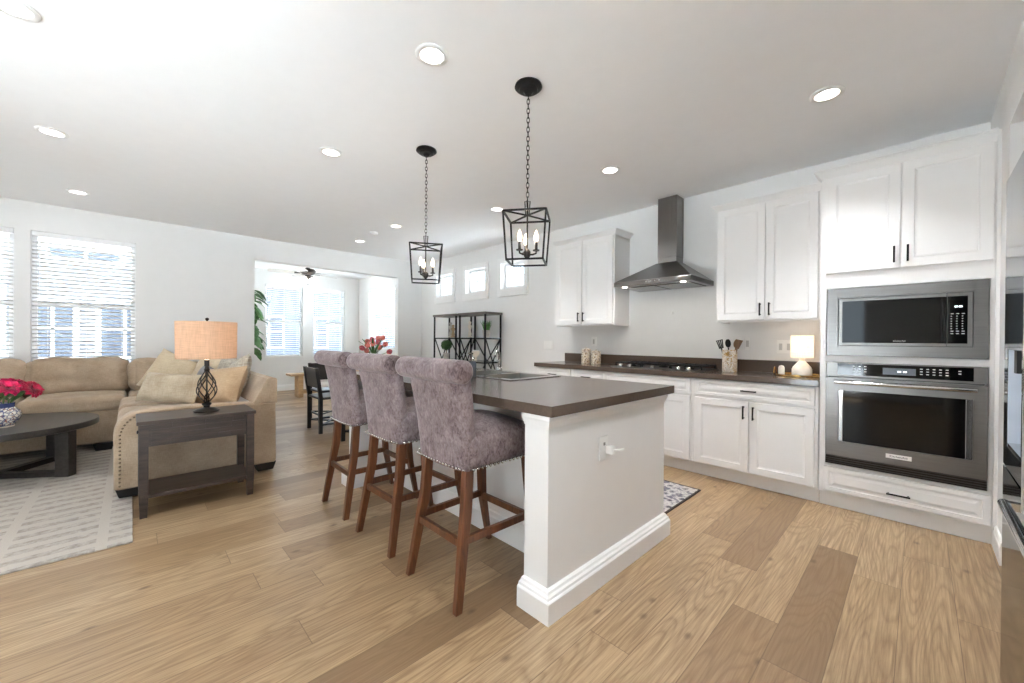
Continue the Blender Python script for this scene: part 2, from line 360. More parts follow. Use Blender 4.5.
    def build(s, name, mat, parent=None, smooth=None, bevel=0, world=False, sub=0):
        vs = s.v; loc = Vector((0, 0, 0))
        if parent is not None and world:
            o = Vector((0, 0, 0)); q = parent
            while q is not None: o += q.location; q = q.parent
            vs = [tuple(Vector(p)-o) for p in vs]
        elif parent is None:
            lo = [min(p[i] for p in vs) for i in range(3)]; hi = [max(p[i] for p in vs) for i in range(3)]
            loc = Vector(((lo[0]+hi[0])/2, (lo[1]+hi[1])/2, lo[2])); vs = [tuple(Vector(p)-loc) for p in vs]
        me = bpy.data.meshes.new(name); me.from_pydata(vs, [], s.f); me.update()
        ob = bpy.data.objects.new(name, me); C.objects.link(ob); ob.location = loc
        me.materials.append(M[mat] if isinstance(mat, str) else mat)
        if parent is not None: ob.parent = parent
        if smooth: 
            for p in me.polygons: p.use_smooth = True
            if smooth is not True:
                me.set_sharp_from_angle(angle=math.radians(smooth))
        if bevel:
            b = ob.modifiers.new('bevel', 'BEVEL'); b.width = bevel; b.segments = 2; b.limit_method = 'ANGLE'; b.angle_limit = math.radians(40)
        if sub:
            b = ob.modifiers.new('sub', 'SUBSURF'); b.levels = sub; b.render_levels = sub
        return ob
def bx(*a): return MB().box(*a)

def thing(name, label, cat, loc=(0, 0, 0), rz=0, group=None):
    o = bpy.data.objects.new(name, None); C.objects.link(o); o.location = loc; o.rotation_euler = (0, 0, rz)
    o['label'] = label; o['category'] = cat; o.empty_display_size = .1
    if group: o['group'] = group
    return o
def tag(o, label, cat, group=None):
    o['label'] = label; o['category'] = cat
    if group: o['group'] = group
    return o
def struct(o): o['kind'] = 'structure'; return o
def sempty(name, loc=(0, 0, 0)):
    o = bpy.data.objects.new(name, None); C.objects.link(o); o.location = loc; o['kind'] = 'structure'; return o
def lab(o, text): o['label'] = text; return o
def dup(root, loc, rz=0, label=None, group=None):
    r = root.copy(); C.objects.link(r); r.location = loc; r.rotation_euler = (0, 0, rz)
    if label: r['label'] = label
    if group: r['group'] = group
    def rec(a, b):
        for ch in [q for q in a.children]:
            c = ch.copy(); C.objects.link(c); c.parent = b; rec(ch, c)
    rec(root, r); return r
def light(kind, name, loc, energy, color, parent=None, size=.1, rot=None, spot=None):
    l = bpy.data.lights.new(name, kind); l.energy = energy; l.color = color
    if kind == 'AREA': l.shape = 'DISK'; l.size = size
    elif kind == 'POINT': l.shadow_soft_size = size
    o = bpy.data.objects.new(name, l); C.objects.link(o); o.location = loc
    if rot: o.rotation_euler = rot
    if parent is not None: o.parent = parent
    return o
def text_mesh(name, body, size, mat, parent, loc, rot, depth=.0006):
    cu = bpy.data.curves.new(name, 'FONT'); cu.body = body; cu.size = size; cu.extrude = depth; cu.align_x = 'CENTER'; cu.align_y = 'CENTER'
    t = bpy.data.objects.new(name+'_curve', cu); C.objects.link(t)
    dg = bpy.context.evaluated_depsgraph_get(); me = bpy.data.meshes.new_from_object(t.evaluated_get(dg)); bpy.data.objects.remove(t)
    o = bpy.data.objects.new(name, me); C.objects.link(o); me.materials.clear(); me.materials.append(M[mat]); o.parent = parent; o.location = loc; o.rotation_euler = rot
    return o

# ------------------------------------------------------------------ the room shell
XF, YK, XR, HC = -7.08, 4.27, .325, 2.743     # far wall, kitchen wall, right wall, ceiling
YB = -3.9                                     # wall behind the camera
NX, NY0 = -10.15, .95                         # breakfast nook: far wall, near wall
struct(bx(-10.4, 1.3, YB-.15, YK+.15, -.12, 0).build('floor', 'floor'))
struct(bx(-10.4, 1.3, YB-.15, YK+.15, HC, HC+.12).build('ceiling', 'ceil'))

RW = (-1.95, -.4)                                          # unseen glazed door added in the right wall for daylight
NN = (-9.4, -8.2)                                         # unseen side window added to brighten the nook
def wall_holes(name, axis, c0, c1, a0, a1, holes, z1=HC, mat='wall'):
    """a wall slab (thickness c0..c1) along x or y from a0 to a1 with rectangular holes (u0,u1,z0,z1)"""
    us = sorted({a0, a1, *[h[0] for h in holes], *[h[1] for h in holes]}); zs = sorted({0, z1, *[h[2] for h in holes], *[h[3] for h in holes]})
    us = [u for u in us if a0 <= u <= a1]; zs = [z for z in zs if 0 <= z <= z1]
    m = MB()
    solid = {}
    for i in range(len(us)-1):
        for j in range(len(zs)-1):
            uc, zc = (us[i]+us[i+1])/2, (zs[j]+zs[j+1])/2
            solid[i, j] = not any(h[0] < uc < h[1] and h[2] < zc < h[3] for h in holes)
    def q(pts): 
        m.add([((c, u, z) if axis == 'y' else (u, c, z)) for u, c, z in pts], [(0, 1, 2, 3)])
    for (i, j), s_ in solid.items():
        if not s_: continue
        u0, u1, z0, z1_ = us[i], us[i+1], zs[j], zs[j+1]
        q([(u0, c0, z0), (u1, c0, z0), (u1, c0, z1_), (u0, c0, z1_)]); q([(u0, c1, z0), (u0, c1, z1_), (u1, c1, z1_), (u1, c1, z0)])
        if not solid.get((i-1, j)): q([(u0, c0, z0), (u0, c0, z1_), (u0, c1, z1_), (u0, c1, z0)])
        if not solid.get((i+1, j)): q([(u1, c0, z0), (u1, c1, z0), (u1, c1, z1_), (u1, c0, z1_)])
        if not solid.get((i, j-1)): q([(u0, c0, z0), (u0, c1, z0), (u1, c1, z0), (u1, c0, z0)])
        if not solid.get((i, j+1)): q([(u0, c0, z1_), (u1, c0, z1_), (u1, c1, z1_), (u0, c1, z1_)])
    return struct(m.build(name, mat))
WZ0, WZ1 = .76, 2.42
LW = [(-1.82, -.944), (-.827, .045)]                       # living-room windows (y ranges)
NW = [(2.157, 2.925), (3.146, 3.905)]                      # nook far windows
NR = (-9.56, -8.15)                                        # nook right window (x range)
KW = [(-6.50, -5.98), (-5.585, -5.048), (-4.662, -4.142)]  # small high windows
BW = [(-2.3, -.8)]  # unseen glazed door added behind the camera as a daylight source
wall_holes('wall_far', 'y', XF-.14, XF, YB, YK, [(a, b, WZ0, WZ1) for a, b in LW]+[(1.36, 3.75, -1, 2.405)])
wall_holes('wall_kitchen', 'x', YK, YK+.15, NX-.15, 1.3, [(a, b, 2.01, 2.42) for a, b in KW]+[(NR[0], NR[1], .95, 2.42)])
wall_holes('wall_nook', 'y', NX-.14, NX, NY0, YK, [(a, b, WZ0, WZ1) for a, b in NW])
wall_holes('wall_nook_near', 'x', NY0-.14, NY0, NX-.14, XF-.14, [(NN[0], NN[1], .7, 2.42)])
wall_holes('wall_right', 'y', XR, XR+.12, YB, YK, [(2.35, 3.40, -1, 2.39), (1.25, 2.235, -1, 1.83), (RW[0], RW[1], .05, 2.3)])
wall_holes('wall_back', 'x', YB-.14, YB, XF-.14, 1.3, [(a, b, .12, 2.3) for a, b in BW])
# recess of the doorway in the right wall, beyond the refrigerator
nm = MB(); nm.box(XR+.12, 1.2, 3.40, 3.52, 0, 2.39); nm.box(XR+.12, 1.2, 2.23, 2.35, 0, 2.39); nm.box(1.1, 1.2, 2.35, 3.40, 0, 2.39); nm.box(XR+.12, 1.2, 2.23, 3.52, 2.39, 2.5)
struct(nm.build('wall_niche', 'wall'))
# baseboards
def baseb(name, pts, side):
    """moulded baseboard from p to q, proud of the wall along the normal"""
    (x0, y0), (x1, y1) = pts; d = Vector((x1-x0, y1-y0, 0)).normalized(); n = Vector((side[0], side[1], 0))
    prof = [(0, 0), (.016, 0), (.016, .095), (.012, .105), (.012, .115), (.006, .13), (0, .135)]
    m = MB(); m.loops([[tuple(Vector((x, y, 0))+n*a+Vector((0, 0, z))) for a, z in prof] for x, y in pts]); return struct(m.build(name, 'trim'))
baseb('baseboard_nook', ((NX, NY0), (NX, YK)), (1, 0)); baseb('baseboard_nook_right', ((NX, YK), (-7.3, YK)), (0, -1))
baseb('baseboard_far', ((XF, YB), (XF, 1.35)), (1, 0)); baseb('baseboard_far_right', ((XF, 3.76), (XF, YK)), (1, 0))
baseb('baseboard_kitchen', ((XF, YK), (-3.42, YK)), (0, -1)); baseb('baseboard_niche', ((XR, 3.41), (XR, 3.69)), (-1, 0))

def window(n, axis, c, u0, u1, z0, z1, sgn, hung=True, grid=False):
    """white window unit in a wall hole; c = inner wall plane, sgn = outward direction"""
    w = sempty('window_%d' % n, ((u0+u1)/2, c, z0) if axis == 'x' else (c, (u0+u1)/2, z0))
    def B(m, a0, a1, d0, d1, b0, b1):
        p, q = sorted((c+sgn*d0, c+sgn*d1))
        m.box(*((a0, a1, p, q, b0, b1) if axis == 'x' else (p, q, a0, a1, b0, b1)))
    f = MB(); t = .045
    for a in ((u0, u0+t), (u1-t, u1)): B(f, a[0], a[1], .06, .13, z0, z1)
    B(f, u0+t, u1-t, .06, .13, z0, z0+t); B(f, u0+t, u1-t, .06, .13, z1-t, z1)
    if hung: B(f, u0+t, u1-t, .07, .12, (z0+z1)/2-.03, (z0+z1)/2+.03)
    f.build('window_frame', 'upvc', w, world=True, bevel=.003)
    if hung: 
        sl = MB(); B(sl, u0-.0, u1+.0, .0, .06, z0, z0+.02); sl.build('window_sill', 'trim', w, world=True, bevel=.003)
    if grid:
        g = MB(); B(g, u0+t, u1-t, .085, .1, (z0+z1)/2-.008, (z0+z1)/2+.008)
        for k in (1, 2): B(g, u0+t+(u1-u0-2*t)*k/3-.008, u0+t+(u1-u0-2*t)*k/3+.008, .086, .099, z0+t, z1-t)
        g.build('muntin', 'upvc', w, world=True)
    p = MB(); B(p, u0+t*.6, u1-t*.6, .102, .106, z0+t*.6, z1-t*.6); p.build('window_pane', 'pane', w, world=True)
    return w
for k, (a, b) in enumerate(LW): window(k+1, 'y', XF, a, b, WZ0, WZ1, -1)
for k, (a, b) in enumerate(NW): window(k+3, 'y', NX, a, b, WZ0, WZ1, -1)
window(5, 'x', YK, NR[0], NR[1], .95, 2.42, 1)
for k, (a, b) in enumerate(KW): window(k+6, 'x', YK, a, b, 2.01, 2.42, 1, hung=False, grid=True)
for k, (a, b) in enumerate(BW): window(k+9, 'x', YB, a, b, .12, 2.3, -1, hung=False)  # unseen glazing, put in to let daylight in from behind
window(11, 'y', XR, RW[0], RW[1], .05, 2.3, 1, hung=False)  # unseen glazing on the right, put in for its daylight
window(12, 'x', NY0, NN[0], NN[1], .7, 2.42, -1, hung=False)  # unseen window, put in to lift the nook's brightness
# picture-frame trim round the small high windows (drywall box standing off the wall)
for k, (a, b) in enumerate(KW):
    m = MB(); t = .075; z0, z1 = 1.89, 2.50; y0 = YK-.035
    m.box(a-t, a, y0, YK, z0, z1); m.box(b, b+t, y0, YK, z0, z1); m.box(a, b, y0, YK, z0, 2.01); m.box(a, b, y0, YK, 2.42, z1)
    struct(m.build('trim_%d' % (k+1), 'trim', bevel=.004))

def blind(label, axis, c, u0, u1, z0, z1, sgn, tilt=.32):
    """2-inch slat blind inside the window recess"""
    b = thing('window_blind', label, 'blind', ((u0+u1)/2, c+sgn*.035, z0) if axis == 'x' else (c+sgn*.035, (u0+u1)/2, z0), PI/2 if axis == 'y' else 0, 'white slat blinds')
    L = u1-u0-.016; H = z1-z0
    bx(-L/2, L/2, -.024, .024, H-.055, H-.002).build('headrail', 'blind', b, bevel=.003)
    m = MB(); n = int((H-.1)/.046)
    for k in range(n):
        z = .045+k*.046; m.at(0, 0, z, rx=tilt*(1 if axis == 'x' else -1)*-sgn); m.box(-L/2, L/2, -.023, .023, -.0013, .0013)
    m.build('slats', 'blind', b)
    bx(-L/2, L/2, -.02, .02, .006, .026).build('bottom_rail', 'blind', b, bevel=.003)
    m = MB()
    for x in (-L*.36, 0, L*.36):
        for y in (-.025, .025): m.bar((x, y, .01), (x, y, H-.05), .0022)
    m.build('ladder_cord', 'blind', b)
    m = MB(); m.bar((-L/2+.06, -.03, H-.06), (-L/2+.06, -.032, H-.75), .006); m.build('tilt_wand', 'blind', b)
    return b
blind('white slat blind on the window at the left edge of the picture', 'y', XF, *LW[0], WZ0+.02, WZ1, -1)
blind('wide white slat blind on the window behind the tan sofa', 'y', XF, *LW[1], WZ0+.02, WZ1, -1)
blind('white slat blind on the nook window behind the ceiling fan, left one', 'y', NX, *NW[0], WZ0+.02, WZ1, -1)
blind('white slat blind on the right of the two nook back windows', 'y', NX, *NW[1], WZ0+.02, WZ1, -1)
blind('white slat blind on the side window of the nook, above the tulips', 'x', YK, *NR, .97, 2.42, 1)

# ------------------------------------------------------------------ outside the windows
g = bx(-40, -10.45, -25, 30, -.4, -.3).build('lawn', 'gravel'); struct(g)
struct(bx(-40, 25, YK+.2, 30, -.41, -.31).build('side_yard', 'paving')); struct(bx(-40, 25, -25, YB-.3, -.41, -.31).build('back_bounce_patio', 'paving'))  # behind the house: unseen pale paving, put in to bounce sun indoors
struct(bx(1.35, 25, YB-.3, YK+.15, -.41, -.31).build('side_bounce_patio', 'paving'))  # unseen pale paving added on the right to bounce sun up inside
struct(bx(-10.44, XF-.2, YB-.3, NY0-.2, -.41, -.31).build('side_lawn', 'gravel'))
def house(x, y0, y1, h, sid, label, wins, gable=True):
    t = thing('exterior_house', label, 'house', (x-3, (y0+y1)/2, -.3))
    m = MB(); m.box(x-6, x, y0, y1, -.3, h)
    m.build('siding_wall', sid, t, world=True)
    lp = MB()                                              # lap boards
    for k in range(int((h+.2)/.16)): lp.prism([(x, -.25+k*.16), (x+.022, -.25+k*.16), (x+.004, -.10+k*.16), (x, -.10+k*.16)], y0, y1, 'y')
    lp.build('lap_boards', sid, t, world=True)
    r = MB(); yc = (y0+y1)/2
    r.prism([(y0-.4, h-.02), (y1+.4, h-.02), (yc, h+2.2)], x-6.3, x+.35, 'x'); r.build('roof', 'roofm', t, world=True)
    for (a, b, c, d) in wins:
        f = MB(); f.box(x+.0, x+.06, a-.1, b+.1, c-.1, d+.1); fo = f.build('house_window_frame', 'upvc', t, world=True)
        gm = MB(); gm.box(x+.05, x+.07, a, b, c, d); gm.build('house_window_pane', 'extglass', fo, world=True)
        gr = MB(); mid = (a+b)/2; gr.box(x+.06, x+.085, mid-.03, mid+.03, c, d); gr.box(x+.06, x+.085, a, b, (c+d)/2-.03, (c+d)/2+.03); gr.build('muntin', 'upvc', fo, world=True)
    return t
house(-13.5, -5.5, 1.6, 5.2, 'siding', 'white sided house outside the window behind the sofa', [(-2.6, -2.0, .9, 2.2), (-1.55, -.95, .75, 2.0), (-.5, .3, .75, 2.0), (-1.3, -.2, 3.0, 4.2), (-3.6, -3.0, 2.8, 3.9)])
house(-22, 3.2, 11.5, 3.6, 'siding2', 'blue-grey house beyond the nook windows', [(4.2, 5.4, .8, 2.2), (6.3, 7.5, .8, 2.2), (8.4, 9.8, .8, 2.2), (3.6, 4.0, .8, 2.2)])
fm = MB()
for k in range(46): fm.box(-15.6, -15.56, 1.9+k*.24, 2.12+k*.24, -.3, .62)
fm.box(-15.56, -15.5, 1.9, 12.9, .1, .18); fm.box(-15.56, -15.5, 1.9, 12.9, .45, .53)
tag(fm.build('garden_fence', 'fence'), 'low pale board fence seen through the nook windows', 'fence')

# ------------------------------------------------------------------ kitchen run
STEP = [(.056, .0), (.060, .005), (.072, .008), (.074, .008)]          # recessed flat panel
RAISE = [(.026, .0), (.030, .006), (.038, .006), (.056, .001)]         # raised drawer panel
def pull_v(parent, x, z, y):
    m = MB(); m.bar((x, y-.03, z-.055), (x, y-.03, z+.055), .011); m.bar((x, y, z-.045), (x, y-.03, z-.045), .010); m.bar((x, y, z+.045), (x, y-.03, z+.045), .010)
    m.build('handle', 'black', parent, world=True, bevel=.002)
def pull_h(parent, x, z, y, L=.115):
    m = MB(); m.bar((x-L/2, y-.03, z), (x+L/2, y-.03, z), .011); m.bar((x-L/2+.01, y, z), (x-L/2+.01, y-.03, z), .010); m.bar((x+L/2-.01, y, z), (x+L/2-.01, y-.03, z), .010)
    m.build('handle', 'black', parent, world=True, bevel=.002)
def front(parent, name, x0, x1, z0, z1, y, steps=STEP):
    return MB().panel(x0, x1, z0, z1, y, steps, .0195).build(name, 'cab', parent, world=True)
def crown(parent, x0, x1, y0, z0, z1, proj_, yw=YK-.002, ends=(True, True)):
    """mitred crown moulding round the top of a cabinet box"""
    prof = [(0, 0), (.006, 0), (.010, .12), (.35, .45), (.62, .72), (.80, .78), (.80, .86), (1, .9), (1, 1), (0, 1)]
    m = MB(); h = z1-z0
    P0 = [((x0-a*proj_ if ends[0] else x0), yw, z0+b*h) for a, b in prof]; P1 = [((x0-a*proj_ if ends[0] else x0), y0-a*proj_, z0+b*h) for a, b in prof]
    P2 = [((x1+a*proj_ if ends[1] else x1), y0-a*proj_, z0+b*h) for a, b in prof]; P3 = [((x1+a*proj_ if ends[1] else x1), yw, z0+b*h) for a, b in prof]
    m.loops([P0, P1, P2, P3]); m.build('crown_moulding', 'cab', parent, world=True)
def upper(label, x0, x1, doors, z0=1.385, z1=2.425, yf=3.94, ends=(True, True)):
    t = thing('wall_cabinet', label, 'cabinet', ((x0+x1)/2, yf+.16, z0))
    m = MB(); m.box(x0, x1, yf, YK-.003, z0+.02, z1); m.box(x0, x0+.019, yf, YK-.003, z0, z0+.02); m.box(x1-.019, x1, yf, YK-.003, z0, z0+.02); m.box(x0+.019, x1-.019, yf, yf+.02, z0, z0+.02)
    m.build('cabinet_body', 'cab', t, world=True)
    for (a, b, hx) in doors:
        d = front(t, 'door', a, b, z0+.018, 2.408, yf-.02); pull_v(d, hx, 1.49, yf-.02)
    crown(t, x0, x1, yf, 2.408, 2.47, .045, ends=ends)
    return t
upper('white two-door wall cabinet left of the range hood', -3.275, -2.412, [(-3.25, -2.857, -2.89), (-2.845, -2.43, -2.817)])
upper('white two-door wall cabinet right of the range hood', -1.33, -.5215, [(-1.312, -.936, -.965), (-.924, -.57, -.897)], ends=(True, False))
def base(label, x0, x1, drawer, doors, dh=None):
    t = thing('base_cabinet', label, 'cabinet', ((x0+x1)/2, 3.98, 0))
    bx(x0, x1, 3.70, YK-.003, .105, .872).build('cabinet_body', 'cab', t, world=True)
    bx(x0, x1, 3.742, 3.76, .0, .104).build('toe_kick', 'cab', t, world=True)
    a, b, h = drawer; d = front(t, 'drawer', a, b, .731, .865, 3.68, RAISE)
    if h: pull_h(d, (a+b)/2, .799, 3.68)
    for a, b, hx in doors:
        d = front(t, 'door', a, b, .122, .708, 3.68); pull_v(d, hx, .62, 3.68)
    return t
base('white base cabinet at the left end of the kitchen counter', -3.365, -2.826, (-3.34, -2.836, True), [(-3.34, -2.836, -2.875)])
base('narrow white base cabinet second from the left end of the counter', -2.824, -2.374, (-2.816, -2.383, True), [(-2.816, -2.383, -2.42)])
base('white base cabinet under the gas cooktop', -2.372, -1.442, (-2.362, -1.462, False), [(-2.362, -1.918, -1.95), (-1.907, -1.462, -1.875)])
base('white two-door base cabinet with a drawer beside the wall oven', -1.440, -.525, (-1.417, -.545, True), [(-1.416, -.986, -1.018), (-.975, -.546, -.947)])
# countertop with backsplash strip
ct = thing('countertop', 'brown stone countertop along the kitchen wall', 'countertop', (-1.95, 3.96, .88))
bx(-3.39, -.522, 3.665, YK-.003, .878, .925).build('counter_slab', 'counter', ct, world=True, bevel=.003)
bx(-3.36, -.522, YK-.024, YK-.003, .926, 1.038).build('backsplash', 'counter', ct, world=True, bevel=.002)
# tall oven cabinet
t = thing('oven_cabinet', 'tall white cabinet holding the wall oven and microwave', 'cabinet', (-.1, 3.98, 0))
m = MB(); X0, X1 = -.519, .308
m.box(X0, X0+.035, 3.70, YK-.003, .105, 2.42); m.box(X1-.02, X1, 3.70, YK-.003, .105, 2.42); m.box(X0+.035, X1-.02, YK-.03, YK-.003, .105, 2.42)
for z0, z1 in ((.105, .322), (1.068, 1.113), (1.602, 2.42)): m.box(X0+.035, X1-.02, 3.70, YK-.03, z0, z1)
m.build('cabinet_body', 'cab', t, world=True)
bx(X0, X1, 3.737, 3.755, 0, .104).build('toe_kick', 'cab', t, world=True)
d = front(t, 'drawer', -.49, .299, .125, .300, 3.68, [(.03, .0), (.034, .006), (.045, .006), (.062, .001)]); pull_h(d, -.094, .198, 3.68)
for a, b, hx in ((-.488, -.099, -.127), (-.091, .299, -.062)):
    d = front(t, 'door', a, b, 1.712, 2.408, 3.68); pull_v(d, hx, 1.80, 3.68)
crown(t, X0, X1, 3.70, 2.405, 2.478, .045, ends=(True, False))
struct(bx(.3085, XR, 3.69, YK-.003, 0, 2.478).build('trim_4', 'cab'))

# wall oven
ov = thing('wall_oven', 'stainless built-in oven with long bar handle below the microwave', 'oven', (-.097, 3.9, .326))
m = MB(); m.box(-.468, .272, 3.702, 4.2, .33, 1.06); m.build('oven_body', 'blackp', ov, world=True)
bx(-.478, .284, 3.678, 3.699, .963, 1.066).build('control_fascia', 'steel', ov, world=True, bevel=.002)
cp = bx(-.415, .227, 3.674, 3.679, .978, 1.06).build('control_glass', 'bglass', ov, world=True)
bx(-.176, -.018, 3.6725, 3.6745, .995, 1.04).build('display', 'greyd', cp, world=True)
m = MB()
for x in (-.105, -.078): m.box(x, x+.018, 3.671, 3.673, 1.012, 1.022)
m.build('clock_digits', 'lit', cp, world=True)
m = MB()
for (x, z) in [(-.33+i*.03, 1.04-j*.018) for i in range(3) for j in range(3)]+[(.0+i*.028, 1.038-j*.017) for i in range(5) for j in range(3)]+[(.165, 1.034), (.165, 1.018)]:
    m.box(x, x+.012, 3.673, 3.6745, z, z+.005)
m.build('control_marks', 'key', cp, world=True)
od = MB()   # door with window hole
zs = (.392, .500, .868, .957); xs = (-.478, -.408, .226, .284)
od.box(xs[0], xs[3], 3.668, 3.699, zs[0], zs[1]); od.box(xs[0], xs[3], 3.668, 3.699, zs[2], zs[3]); od.box(xs[0], xs[1], 3.668, 3.699, zs[1], zs[2]); od.box(xs[2], xs[3], 3.668, 3.699, zs[1], zs[2])
od = od.build('oven_door', 'steel', ov, world=True)
for a_, b_ in ((-.407, -.382), (.196, .225)): bx(a_, b_, 3.672, 3.698, .501, .867).build('window_trim', 'chrome', od, world=True, bevel=.003)
bx(-.381, .195, 3.676, 3.698, .501, .867).build('window_glass', 'bglass', od, world=True)
m = MB(); m.tube([(-.425, 3.615, .928), (.238, 3.615, .928)], .0135, 16)
for x in (-.405, .218): m.box(x-.014, x+.014, 3.615, 3.668, .918, .938)
m.build('handle', 'chrome', od, world=True, smooth=30)
bg = bx(-.156, -.033, 3.664, 3.668, .436, .464).build('badge', 'plastic', od, world=True)
text_mesh('badge_lettering', 'KitchenAid', .019, 'blackp', bg, (-.0945+.097, 3.6637-3.9, .450-.326), (PI/2, 0, 0))
m = MB()
for k in range(4): m.box(-.478, .284, 3.672+k*.0015, 3.698, .330+k*.015, .340+k*.015)
m.box(-.474, .28, 3.685, 3.698, .328, .391); m.build('vent_grille', 'bronze', ov, world=True)
# microwave
mw = thing('microwave', 'stainless built-in microwave with black glass above the oven', 'microwave', (-.097, 3.9, 1.116))
bx(-.455, .262, 3.702, 4.1, 1.13, 1.585).build('microwave_body', 'blackp', mw, world=True)
m = MB(); a = (-.477, -.416, .224, .284); b = (1.116, 1.186, 1.527, 1.597)
for q in ((a[0], a[3], b[0], b[1]), (a[0], a[3], b[2], b[3]), (a[0], a[1], b[1], b[2]), (a[2], a[3], b[1], b[2])): m.box(q[0], q[1], 3.680, 3.699, q[2], q[3])
m.build('trim_kit', 'steel', mw, world=True)
dd = bx(-.413, .112, 3.684, 3.699, 1.189, 1.524).build('microwave_door', 'steel', mw, world=True, bevel=.002)
bx(-.392, .1115, 3.681, 3.685, 1.208, 1.502).build('door_glass', 'bglass', dd, world=True)
text_mesh('door_lettering', 'KitchenAid', .013, 'key', dd, (-.098+.097, 3.6805-3.9, 1.222-1.116), (PI/2, 0, 0))
cp = bx(.115, .221, 3.684, 3.699, 1.189, 1.524).build('control_surround', 'steel', mw, world=True, bevel=.002)
cg = bx(.117, .200, 3.681, 3.685, 1.208, 1.502).build('control_panel', 'bglass', cp, world=True)
m = MB()
for x in (.146, .164): m.box(x, x+.014, 3.6795, 3.681, 1.433, 1.443)
m.build('clock_digits', 'lit', cg, world=True)
m = MB()
for i in range(3):
    for j in range(9): m.box(.130+i*.023, .130+i*.023+(.012 if j in (0, 7, 8) else .006), 3.6798, 3.681, 1.392-j*.0155, 1.3955-j*.0155)
m.build('keypad_marks', 'key', cg, world=True)

# range hood
hd = thing('range_hood', 'stainless pyramid range hood with tall chimney on the kitchen wall', 'range hood', (-1.89, 4.0, 1.78))
yw = YK-.003
hx0, hx1, hy0, zr0 = -2.268, -1.466, 3.69, 1.775
bx(-1.983, -1.777, 4.094, yw, 2.10, HC-.003).build('chimney', 'steelv', hd, world=True, bevel=.002)
bx(-1.980, -1.780, 4.097, yw, 2.040, 2.10).build('chimney_sleeve', 'steelv', hd, world=True)
m = MB(); m.loops([[(hx0, hy0, zr0+.047), (hx1, hy0, zr0+.047), (hx1, yw, zr0+.047), (hx0, yw, zr0+.047)], [(-1.99, 4.087, 2.045), (-1.77, 4.087, 2.045), (-1.77, yw, 2.045), (-1.99, yw, 2.045)]])
m.build('canopy', 'steel', hd, world=True)
m = MB(); m.box(hx0, hx1, hy0, yw, zr0, zr0+.046); r_ = m.build('control_rim', 'steel', hd, world=True, bevel=.003)
m = MB()
for k in range(4): m.at(-1.90+k*.045, 3.688, 1.798, rx=PI/2); m.lathe([(.009, 0), (.009, .005), (.006, .007)], 12)
m.build('control_buttons', 'chrome', r_, world=True)
m = MB()
for a, b in ((-2.22, -1.875), (-1.86, -1.515)): m.box(a, b, 3.80, 4.20, 1.766, 1.7745)
m.build('filter_panel', 'steelv', hd, world=True)
for x in (-2.17, -1.56):
    m = MB(); m.at(x, 3.745, 1.768); m.lathe([(.026, .0065), (.026, 0), (.020, -.002)], 18); lo = m.build('hood_lamp', 'canlens', hd, world=True)
    light('AREA', 'hood_lamp_light', (x+1.89, 3.745-4.0, 1.762-1.78), 1.2, (1, .93, .82), hd, .05)
tag(MB().at(-1.89, YK-.008, 1.52, rx=PI/2).lathe([(.016, 0), (.016, .006), (.008, .010)], 14).build('wall_hook', 'plastic'), 'tiny white wall button under the range hood', 'hook')

# gas cooktop
ck = thing('gas_cooktop', 'stainless gas cooktop with black cast iron grates', 'cooktop', (-1.87, 3.97, .925))
bx(-2.33, -1.40, 3.735, 4.215, .926, .936).build('cooktop_plate', 'steel', ck, world=True, bevel=.003)
for gx in (-2.17, -1.865, -1.56):
    m = MB(); z = .972
    for y in (3.83, 4.18): m.bar((gx-.145, y, z), (gx+.145, y, z), .012)
    for x in (gx-.145, gx-.05, gx+.05, gx+.145): m.bar((x, 3.83, z), (x, 4.18, z), .012)
    for y in (3.92, 4.005, 4.09): m.bar((gx-.145, y, z), (gx+.145, y, z), .010)
    for x in (gx-.145, gx+.145):
        for y in (3.83, 4.18): m.bar((x, y, .937), (x, y, z), .012)
    m.build('grate', 'black', ck, world=True)
    for y in ((3.91, 4.10) if gx != -1.865 else (4.005,)):
        m = MB().at(gx, y, .937); m.lathe([(.045, 0), (.045, .010), (.03, .014), (.03, .022), (.0, .024)], 18); m.build('burner', 'blackp', ck, world=True)
for x in (-2.22, -2.12, -1.865, -1.61, -1.51):
    m = MB().at(x, 3.768, .937); m.lathe([(.021, 0), (.021, .022), (.017, .028), (0, .028)], 16); k = m.build('knob', 'chrome', ck, world=True, smooth=40)

# small things on the counter
def canister(x, y, h, label):
    t = thing('canister', label, 'canister', (x, y, .925), 0, 'painted lidded canisters')
    MB().lathe([(.001, 0), (.055, 0), (.058, .006), (.058, h*.78), (.054, h*.8), (.001, h*.8)], 24).build('jar', 'jar', t, smooth=40)
    l = MB().lathe([(.001, h*.802), (.060, h*.802), (.060, h*.85), (.045, h*.90), (.012, h*.93), (.010, h*.95), (.016, h*.98), (.001, h)], 24).build('lid', 'jar', t, smooth=40)
canister(-2.905, 4.10, .20, 'taller painted canister left of the two by the cooktop'); canister(-2.74, 4.07, .175, 'shorter painted canister, right one of the pair by the cooktop')
cr = thing('utensil_crock', 'pearl mosaic crock with cooking utensils beside the cooktop', 'crock', (-1.262, 4.11, .925))
MB().lathe([(.001, 0), (.062, 0), (.064, .004), (.064, .205), (.058, .205), (.056, .01), (.001, .01)], 28).build('crock_body', 'mosaic', cr, smooth=40)
m = MB(); m.at(.0, -.065, .165, rx=PI/2)
for k in range(8): m.bar((0, 0, 0), (.022*math.cos(k*PI/4), .022*math.sin(k*PI/4), .002), .007, .004)
m.build('gold_flower', 'gold', cr)
rnd = random.Random(4)
